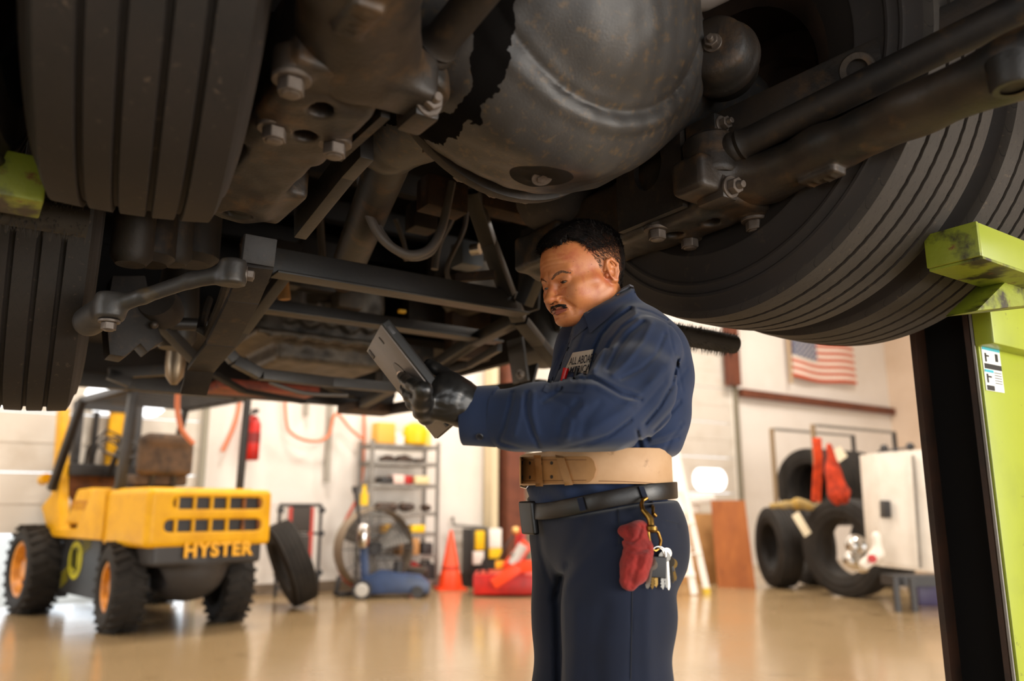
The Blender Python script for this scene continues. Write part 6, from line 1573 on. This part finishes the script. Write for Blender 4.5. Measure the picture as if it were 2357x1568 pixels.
# ---- tablet
tab = thing('tablet', 'grey rugged tablet held up in the black gloved hand', 'tablet', tTR)
TM = Matrix.Translation(tTR) @ Matrix((uu, ww, nn_)).transposed().to_4x4()
def tb(mb, name, m, bevel=0, par=tab, seg=2):
    o = mb.build(name, m, par, world=True, bevel=bevel, seg=seg); o.data.transform(TM); return o
print('TAB', Lt, Wt)
tb(MB().box((Lt / 2, Wt / 2, -.0015), (Lt - .006, Wt - .006, .003)), 'back_cover', mat('tablet_grey', '#6E655F', .42, color2='#645B55', scale=10, color3='#4A433E', scale3=30, lo3=.7, hi3=.78, metal=.15), .0012)
tb(MB().box((Lt / 2, Wt / 2, -.012), (Lt, Wt, .019)), 'case_frame', mat('tablet_black', '#141210', .5), .005, seg=3)
tb(MB().box((Lt / 2, Wt / 2, -.0225), (Lt - .02, Wt - .02, .002)), 'screen', mat('screen_glass', '#0C0E12', .08))
for t in (-.03, .03): pass
tb(MB().box((.020, Wt * .30, .0008), (.016, .004, .001)), 'flash_slot', M_black)
tb(MB().box((.016, Wt - .016, .0008), (.018, .016, .001)).cyl((.016, Wt - .016, .001), (.016, Wt - .016, .0016), .004, n=14), 'camera_lens', M_black, .0004)
tb(MB().box((.022, -.0006, -.010), (.018, .0015, .007)), 'side_button', M_dark, .0005)
tb(MB().prism([(Lt * .50 + .050 * math.cos(t), Wt * .45 + .022 * math.sin(t)) for t in np.linspace(0, 2 * PI, 28, endpoint=False)], (0, 0, .0), (1, 0, 0), (0, 1, 0), (0, 0, .0012)), 'strap_slot', mat('slot_brown', '#2A1E12', .3), 0)
tb(MB().box((Lt - .010, Wt * .30, .000), (.010, .012, .010)), 'corner_hook', M_black, .002)

# ---- trousers
TF = [([(1418, 1150), (1415, 1190), (1422, 1260)], 4, .004), ([(1290, 1330), (1282, 1380), (1285, 1460), (1288, 1600)], 9, .022), ([(1310, 1300), (1290, 1345), (1275, 1380)], 10, .010), ([(1400, 1240), (1340, 1300), (1295, 1350)], 14, -.006),
      ([(1455, 1340), (1452, 1420), (1450, 1600)], 3, .003), ([(1350, 1180), (1330, 1240), (1300, 1290)], 14, .005), ([(1500, 1330), (1490, 1420), (1495, 1600)], 16, -.006), ([(1390, 1400), (1370, 1500), (1380, 1600)], 18, .005), ([(1325, 1400), (1320, 1600)], 14, -.005),
      ([(1240, 1210), (1245, 1270), (1262, 1330), (1280, 1365)], 6, .005), ([(1560, 1210), (1530, 1210)], 4, .003)]
def f_tr(Q):
    d = ell(Q, M_(1394, 1225), (.137, .166, .125), RT)
    d = smin(d, ell(Q, M_(1474, 1250), (.078, .13, .12), RT), .04)
    d = smin(d, ell(Q, M_(1380, 1160), (.137, .163, .06), RT), .03)
    d = smin(d, chain(Q, LEGS[0], .03), .04)
    d = smin(d, chain(Q, LEGS[1], .03), .03)
    d = d + creases(Q, TF)
    d = d - .0018 * np.sin(Q[:, 0] * 30 + Q[:, 2] * 24) * np.sin(Q[:, 2] * 30 - Q[:, 0] * 12 + Q[:, 1] * 15)
    fw = (Q - np3(M_(1378, 1160))) @ np3(Fd)
    zt = M_(1378, 1160).z - np.where(fw > 0, .155, .06) * fw - .014 * np.clip(fw / .144, 0, 1) ** 3
    d = smax(d, Q[:, 2] - zt, .005); d = np.maximum(d, .03 - Q[:, 2])
    return d
trm = sdf_mesh('trousers', f_tr, (-.10, 1.35, .02), (.58, 2.0, 1.08), .0048)
trousers = kid(trm, 'trousers', M_trou)
tbvh = bvh_of(trm)
# shoes
for k in (fL, fR):
    tw = Vector((k.x, k.y, 0)); e = Fd
    sm_ = sdf_mesh('shoe', lambda Q: np.maximum(smin(ell(Q, tw + V(0, 0, .06), (.10, .05, .07), RT), ell(Q, tw + e * .12 + V(0, 0, .04), (.11, .052, .05), RT), .04), -Q[:, 2] + .001), tw - V(.3, .3, .02), tw + V(.3, .3, .2), .012)
    kid(sm_, 'shoe', mat('black_leather', '#14110F', .45))
# ---- bands round the waist
def band(name, cen, af, al, ztop, zbot, th, m, par=man, n=96, t0=0, t1=2 * PI, closed=True, round_=.0):
    b = MB(); K = n if closed else n + 1
    for i in range(K):
        t = t0 + (t1 - t0) * i / n; r = lambda o: Fd * ((af + o) * math.cos(t)) + Ld * ((al + o) * math.sin(t))
        zt, zb_ = ztop(t), zbot(t)
        for o, z in ((0, zb_), (th * .8, zb_), (th, zb_ + .002), (th, (zt + zb_) / 2), (th, zt - .002), (th * .8, zt), (0, zt)):
            p = cen + r(o); b.v.append((p.x, p.y, z))
    for i in range(n):
        j = (i + 1) % K
        for q in range(7): q2 = (q + 1) % 7; b.f.append((i * 7 + q, j * 7 + q, j * 7 + q2, i * 7 + q2))
    if not closed: b.f.append(tuple(range(7))); b.f.append(tuple(n * 7 + q for q in reversed(range(7))))
    return link(name, b.mesh(name, 50), m, par, world=True)
WC_ = M_(1367, 1083); WAF, WAL = .144, .176
M_lea = mat('tan_leather', '#BF9A74', .6, color2='#B38C64', scale=9, color3='#7A5634', scale3=24, lo3=.66, hi3=.78, bump=.15, bscale=140, bdist=.001)
M_lea2 = mat('worn_leather', '#A17544', .55, color2='#8A6236', scale=11, color3='#3E2A18', scale3=18, lo3=.6, hi3=.7, bump=.25, bscale=110, bdist=.001)
def tz(t): return WC_.z + .036 + .004 * math.cos(t + PI)
def bz(t): return WC_.z - .033 - .008 * max(0, -math.cos(t)) 
wb = band('weight_belt', WC_, WAF, WAL, tz, bz, .008, M_lea)
bbv = bvh_of(wb.data)
def tongue(u, v):
    x = 1196 + (1372 - 1196) * u; hgt = 31 * math.sqrt(max(0, 1 - max(0, (u - .86) / .14) ** 2)) if u > .86 else 31
    yc = 1083 - 2 * u; return (x, yc + (v * 2 - 1) * hgt)
tg = sheet('belt_strap', bbv, tongue, M_lea2, wb, .001, .006, 36, 8)
tbv = bvh_of(tg.data)
M_stitch = mat('stitch', '#6A4420', .7)
sheet('stitching', tbv, lambda u, v: (1200 + 150 * u, 1058 + v * 1.6), M_stitch, wb, .0, .0012, 30, 1); sheet('stitching', tbv, lambda u, v: (1200 + 150 * u, 1107 + v * 1.6 - 2 * u), M_stitch, wb, .0, .0012, 30, 1)
sheet('stitching', bbv, lambda u, v: (1378 + 158 * u, 1107 + 8 * u * u + v * 1.5), M_stitch, wb, .0, .001, 30, 1)
lp1 = sheet('belt_loop', tbv, [(1228, 1048), (1245, 1048), (1250, 1120), (1233, 1120)], M_lea2, wb, .002, .004, 4, 10)
lp2 = sheet('belt_loop', tbv, [(1278, 1047), (1296, 1047), (1319, 1116), (1300, 1118)], M_lea2, wb, .002, .004, 4, 10)
for (x, y) in ((1203, 1066), (1203, 1099), (1220, 1066), (1220, 1099), (1245, 1068), (1245, 1098), (1270, 1066), (1270, 1098)):
    h_, n_ = hit(tbv, x, y)
    if h_ is not None: link('eyelet', MB().lathe(h_ + n_ * .0002, n_ if n_.y < 0 else -n_, [(0, .0036), (.0008, .0036), (.0010, .0002)], 14).mesh('eyelet', 30), M_black, wb, world=True)
h_ = M_(1199, 1120, -.02); link('buckle', MB().tube([h_, h_ + V(.012, -.02, -.004), h_ + V(.02, -.02, .006)], .0025, 8).mesh('buckle'), M_chrome, wb, world=True)
# black leather belt, lower in front
BC = M_(1382, 1150); BAF, BAL = .144, .174
slope = .155
def bmid(c): return BC.z + .012 - (slope if c > 0 else .06) * BAF * c - .014 * max(0, c) ** 3
bt = lambda t: bmid(math.cos(t)) + .0165
bb = lambda t: bmid(math.cos(t)) - .0165
M_bbelt = mat('black_leather_belt', '#0F0C0A', .36, color2='#17120F', scale=14, bump=.08, bscale=200, spec=.45)
bl = band('leather_belt', BC, BAF, BAL, bt, bb, .006, M_bbelt)
lbv = bvh_of(bl.data)
sheet('trouser_loop', lbv, [(1323, 1128), (1336, 1126), (1349, 1174), (1335, 1177)], M_trou, trousers, .003, .003, 3, 8)
sheet('trouser_loop', lbv, [(1466, 1108), (1478, 1109), (1494, 1152), (1483, 1156)], M_trou, trousers, .003, .003, 3, 8)
# phone case on the belt
ph = M_(1217, 1192, -.02)
tag(MB().box((0, 0, 0), (.014, .06, .068), M=Matrix.Rotation(PSI, 3, 'Z') @ Matrix.Rotation(-.12, 3, 'Y')).build('phone_holster', mat('holster_black', '#0E0C0C', .4), frame=Matrix.Translation(ph), bevel=.005, seg=3), 'black phone case clipped on the front of the leather belt', 'phone case')
# rear and hip pocket seams
sheet('pocket_seam', tbvh, lambda u, v: (1417 + 4 * math.sin(u * 3) + v * 2 + u * 6, 1152 + 100 * u), mat('seam_dark', '#0C111D', .8), trousers, .0004, .0008, 24, 1)
sheet('side_seam', tbvh, lambda u, v: (1455 - 4 * u + v * 2, 1350 + 215 * u), mat('seam_dark', '#0C111D'), trousers, .0004, .0008, 30, 1)
sheet('pocket_seam', tbvh, lambda u, v: (1530 + 34 * u, 1196 + 10 * u + v * 2), mat('seam_dark', '#0C111D'), trousers, .0004, .0008, 12, 1)
# ---- red rag out of the pocket
def hp_(px_, py_, off_):
    h, n = hit(tbvh, px_, py_); d = Vector(ray(px_, py_)).normalized()
    dist = (h - O_).length if h is not None else 1.58
    return O_ + d * (dist - off_)
RG = [(hp_(1464, 1226, .008), .021), (hp_(1462, 1250, .010), .018), (hp_(1467, 1280, .012), .025), (hp_(1460, 1312, .012), .024), (hp_(1448, 1340, .010), .016)]
RF = [([(1430, 1240), (1455, 1248), (1470, 1238), (1476, 1215)], 4, .007), ([(1440, 1262), (1468, 1272), (1490, 1262)], 5, .006), ([(1470, 1285), (1462, 1320), (1452, 1350)], 6, .005), ([(1445, 1215), (1452, 1235)], 4, .005), ([(1490, 1275), (1480, 1310)], 5, -.004), ([(1440, 1300), (1436, 1340)], 5, -.003)]
def f_rag(Q):
    d = chain(Q, RG, .012)
    d = smin(d, cap(Q, hp_(1480, 1214, .006), hp_(1484, 1262, .010), .009, .012), .015)
    d = smin(d, cap(Q, hp_(1432, 1222, .006), hp_(1440, 1232, .008), .010), .012)
    d = d + creases(Q, RF); Y0 = np3(RG[0][0])[1]
    return d - .0004 * np.sin(Q[:, 0] * 420) * np.sin(Q[:, 2] * 400 + Q[:, 1] * 300) - .0015 * np.sin(Q[:, 0] * 130 + Q[:, 2] * 60) * np.sin(Q[:, 2] * 110)
rgm = sdf_mesh('rag', f_rag, (RG[0][0].x - .075, RG[0][0].y - .09, M_(1450, 1380).z), (RG[0][0].x + .075, RG[0][0].y + .10, M_(1450, 1185).z), .002)
tag(link('rag', rgm, mat('red_terry', '#8E221C', .95, color2='#701814', scale=40, bump=.7, bscale=500, bdist=.0015, sheen=.1, color3='#5A1614', scale3=26, lo3=.62, hi3=.74)), 'crumpled red shop rag hanging out of the trouser pocket', 'rag')
# ---- snap hook and keys
M_brass = mat('brass_hook', '#947238', .34, metal=1.0, color2='#74582A', scale=30)
kc = thing('key_bunch', 'silver keys with a black tag hanging from a brass snap hook', 'keys', hp_(1497, 1180, .02))
def K_(px_, py_, o_=.021): return hp_(px_, py_, o_)
def kk(mb, name, m, par=kc, **kw): return mb.build(name, m, par, world=True, **kw)
hk = kk(MB().tube([K_(1493, 1152, .020), K_(1488, 1148), K_(1480, 1151), K_(1476, 1162), K_(1480, 1175), K_(1490, 1186), K_(1497, 1196), K_(1499, 1214)], [.003, .0035, .004, .0042, .0045, .0055, .0068, .006], 12), 'snap_hook', M_brass)
kk(MB().tube([K_(1493, 1152, .012), K_(1500, 1156), K_(1503, 1168), K_(1503, 1182)], .0030, 10), 'hook_gate', M_brass, hk)
kk(MB().cyl(K_(1503, 1182), K_(1509, 1188, .018), .004, n=12), 'gate_knob', M_brass, hk)
kk(MB().lathe(K_(1499, 1210), K_(1500, 1228) - K_(1499, 1210), [(0, .007), (.004, .011), (.010, .011), (.013, .008)], 20), 'swivel', M_brass, hk)
kk(MB().tube([K_(1492, 1222), K_(1494, 1240), K_(1497, 1262, .014), K_(1508, 1268, .014), K_(1518, 1262, .014), K_(1521, 1244), K_(1515, 1226), K_(1506, 1219)], .0030, 10), 'eye_ring', M_brass, hk)
rc = K_(1512, 1278, .020); rg_ = []
for i in range(24): t = 2 * PI * i / 24; rg_.append(rc + V(.014 * math.cos(t), .004 * math.cos(t), .0145 * math.sin(t)))
kk(MB().tube(rg_, .0012, 8, closed=True), 'key_ring', M_chrome)
kk(MB().tube([p + V(.003, -.002, .001) for p in rg_], .0011, 8, closed=True), 'key_ring', M_chrome)
kk(MB().box(K_(1516, 1306, .026), (.029, .0035, .038), M=Matrix.Rotation(.08, 3, 'Y')), 'key_fob', mat('fob_black', '#1A1818', .4), bevel=.003, seg=3)
kk(MB().box(K_(1537, 1300, .012), (.02, .006, .03), M=Matrix.Rotation(-.2, 3, 'Y')), 'key_fob', mat('fob_black', '#1A1818', .4), bevel=.003)
M_key1, M_key2 = mat('nickel_key', '#8A867F', .36, metal=1.0), mat('brass_key', '#7E6438', .36, metal=1.0)
r9 = random.Random(4)
for (x, y, ang, L_, m_, o_) in ((1535, 1292, -.02, .072, M_key1, .022), (1496, 1310, .16, .055, M_key1, .018), (1505, 1318, .10, .050, M_key2, .016), (1510, 1316, .02, .048, M_key2, .020), (1522, 1316, -.04, .052, M_key1, .018), (1530, 1300, -.03, .062, M_key1, .024), (1540, 1312, -.16, .045, M_key1, .018), (1500, 1318, .20, .050, M_key1, .020), (1546, 1316, -.22, .038, M_key2, .014)):
    b = MB(); bow = [(.011 * math.cos(t), .010 * math.sin(t)) for t in np.linspace(0, 2 * PI, 16, endpoint=False)]
    b.prism(bow, (0, 0, 0), (1, 0, 0), (0, 0, 1), (0, .0018, 0))
    bl_ = L_ - .012; poly = [(-.0032, -.008)]; nt = 6
    for k in range(nt): zz_ = -.012 - bl_ * .8 * k / nt; poly += [(-.0032 - .0014 * r9.random(), zz_ - bl_ * .05), (-.0018, zz_ - bl_ * .10)]
    poly += [(-.002, -bl_ - .003), (.0, -bl_ - .006), (.0032, -bl_), (.0032, -.008)]
    b.prism(poly, (0, .0002, 0), (1, 0, 0), (0, 0, 1), (0, .0016, 0))
    top_ = K_(x, y - 18, o_); me = b.mesh('key', 30); me.transform(Matrix.Translation(top_) @ Matrix.Rotation(ang, 4, 'Y') @ Matrix.Rotation(r9.uniform(-.5, .5), 4, 'Z'))
    kid(me, 'key', m_, kc)
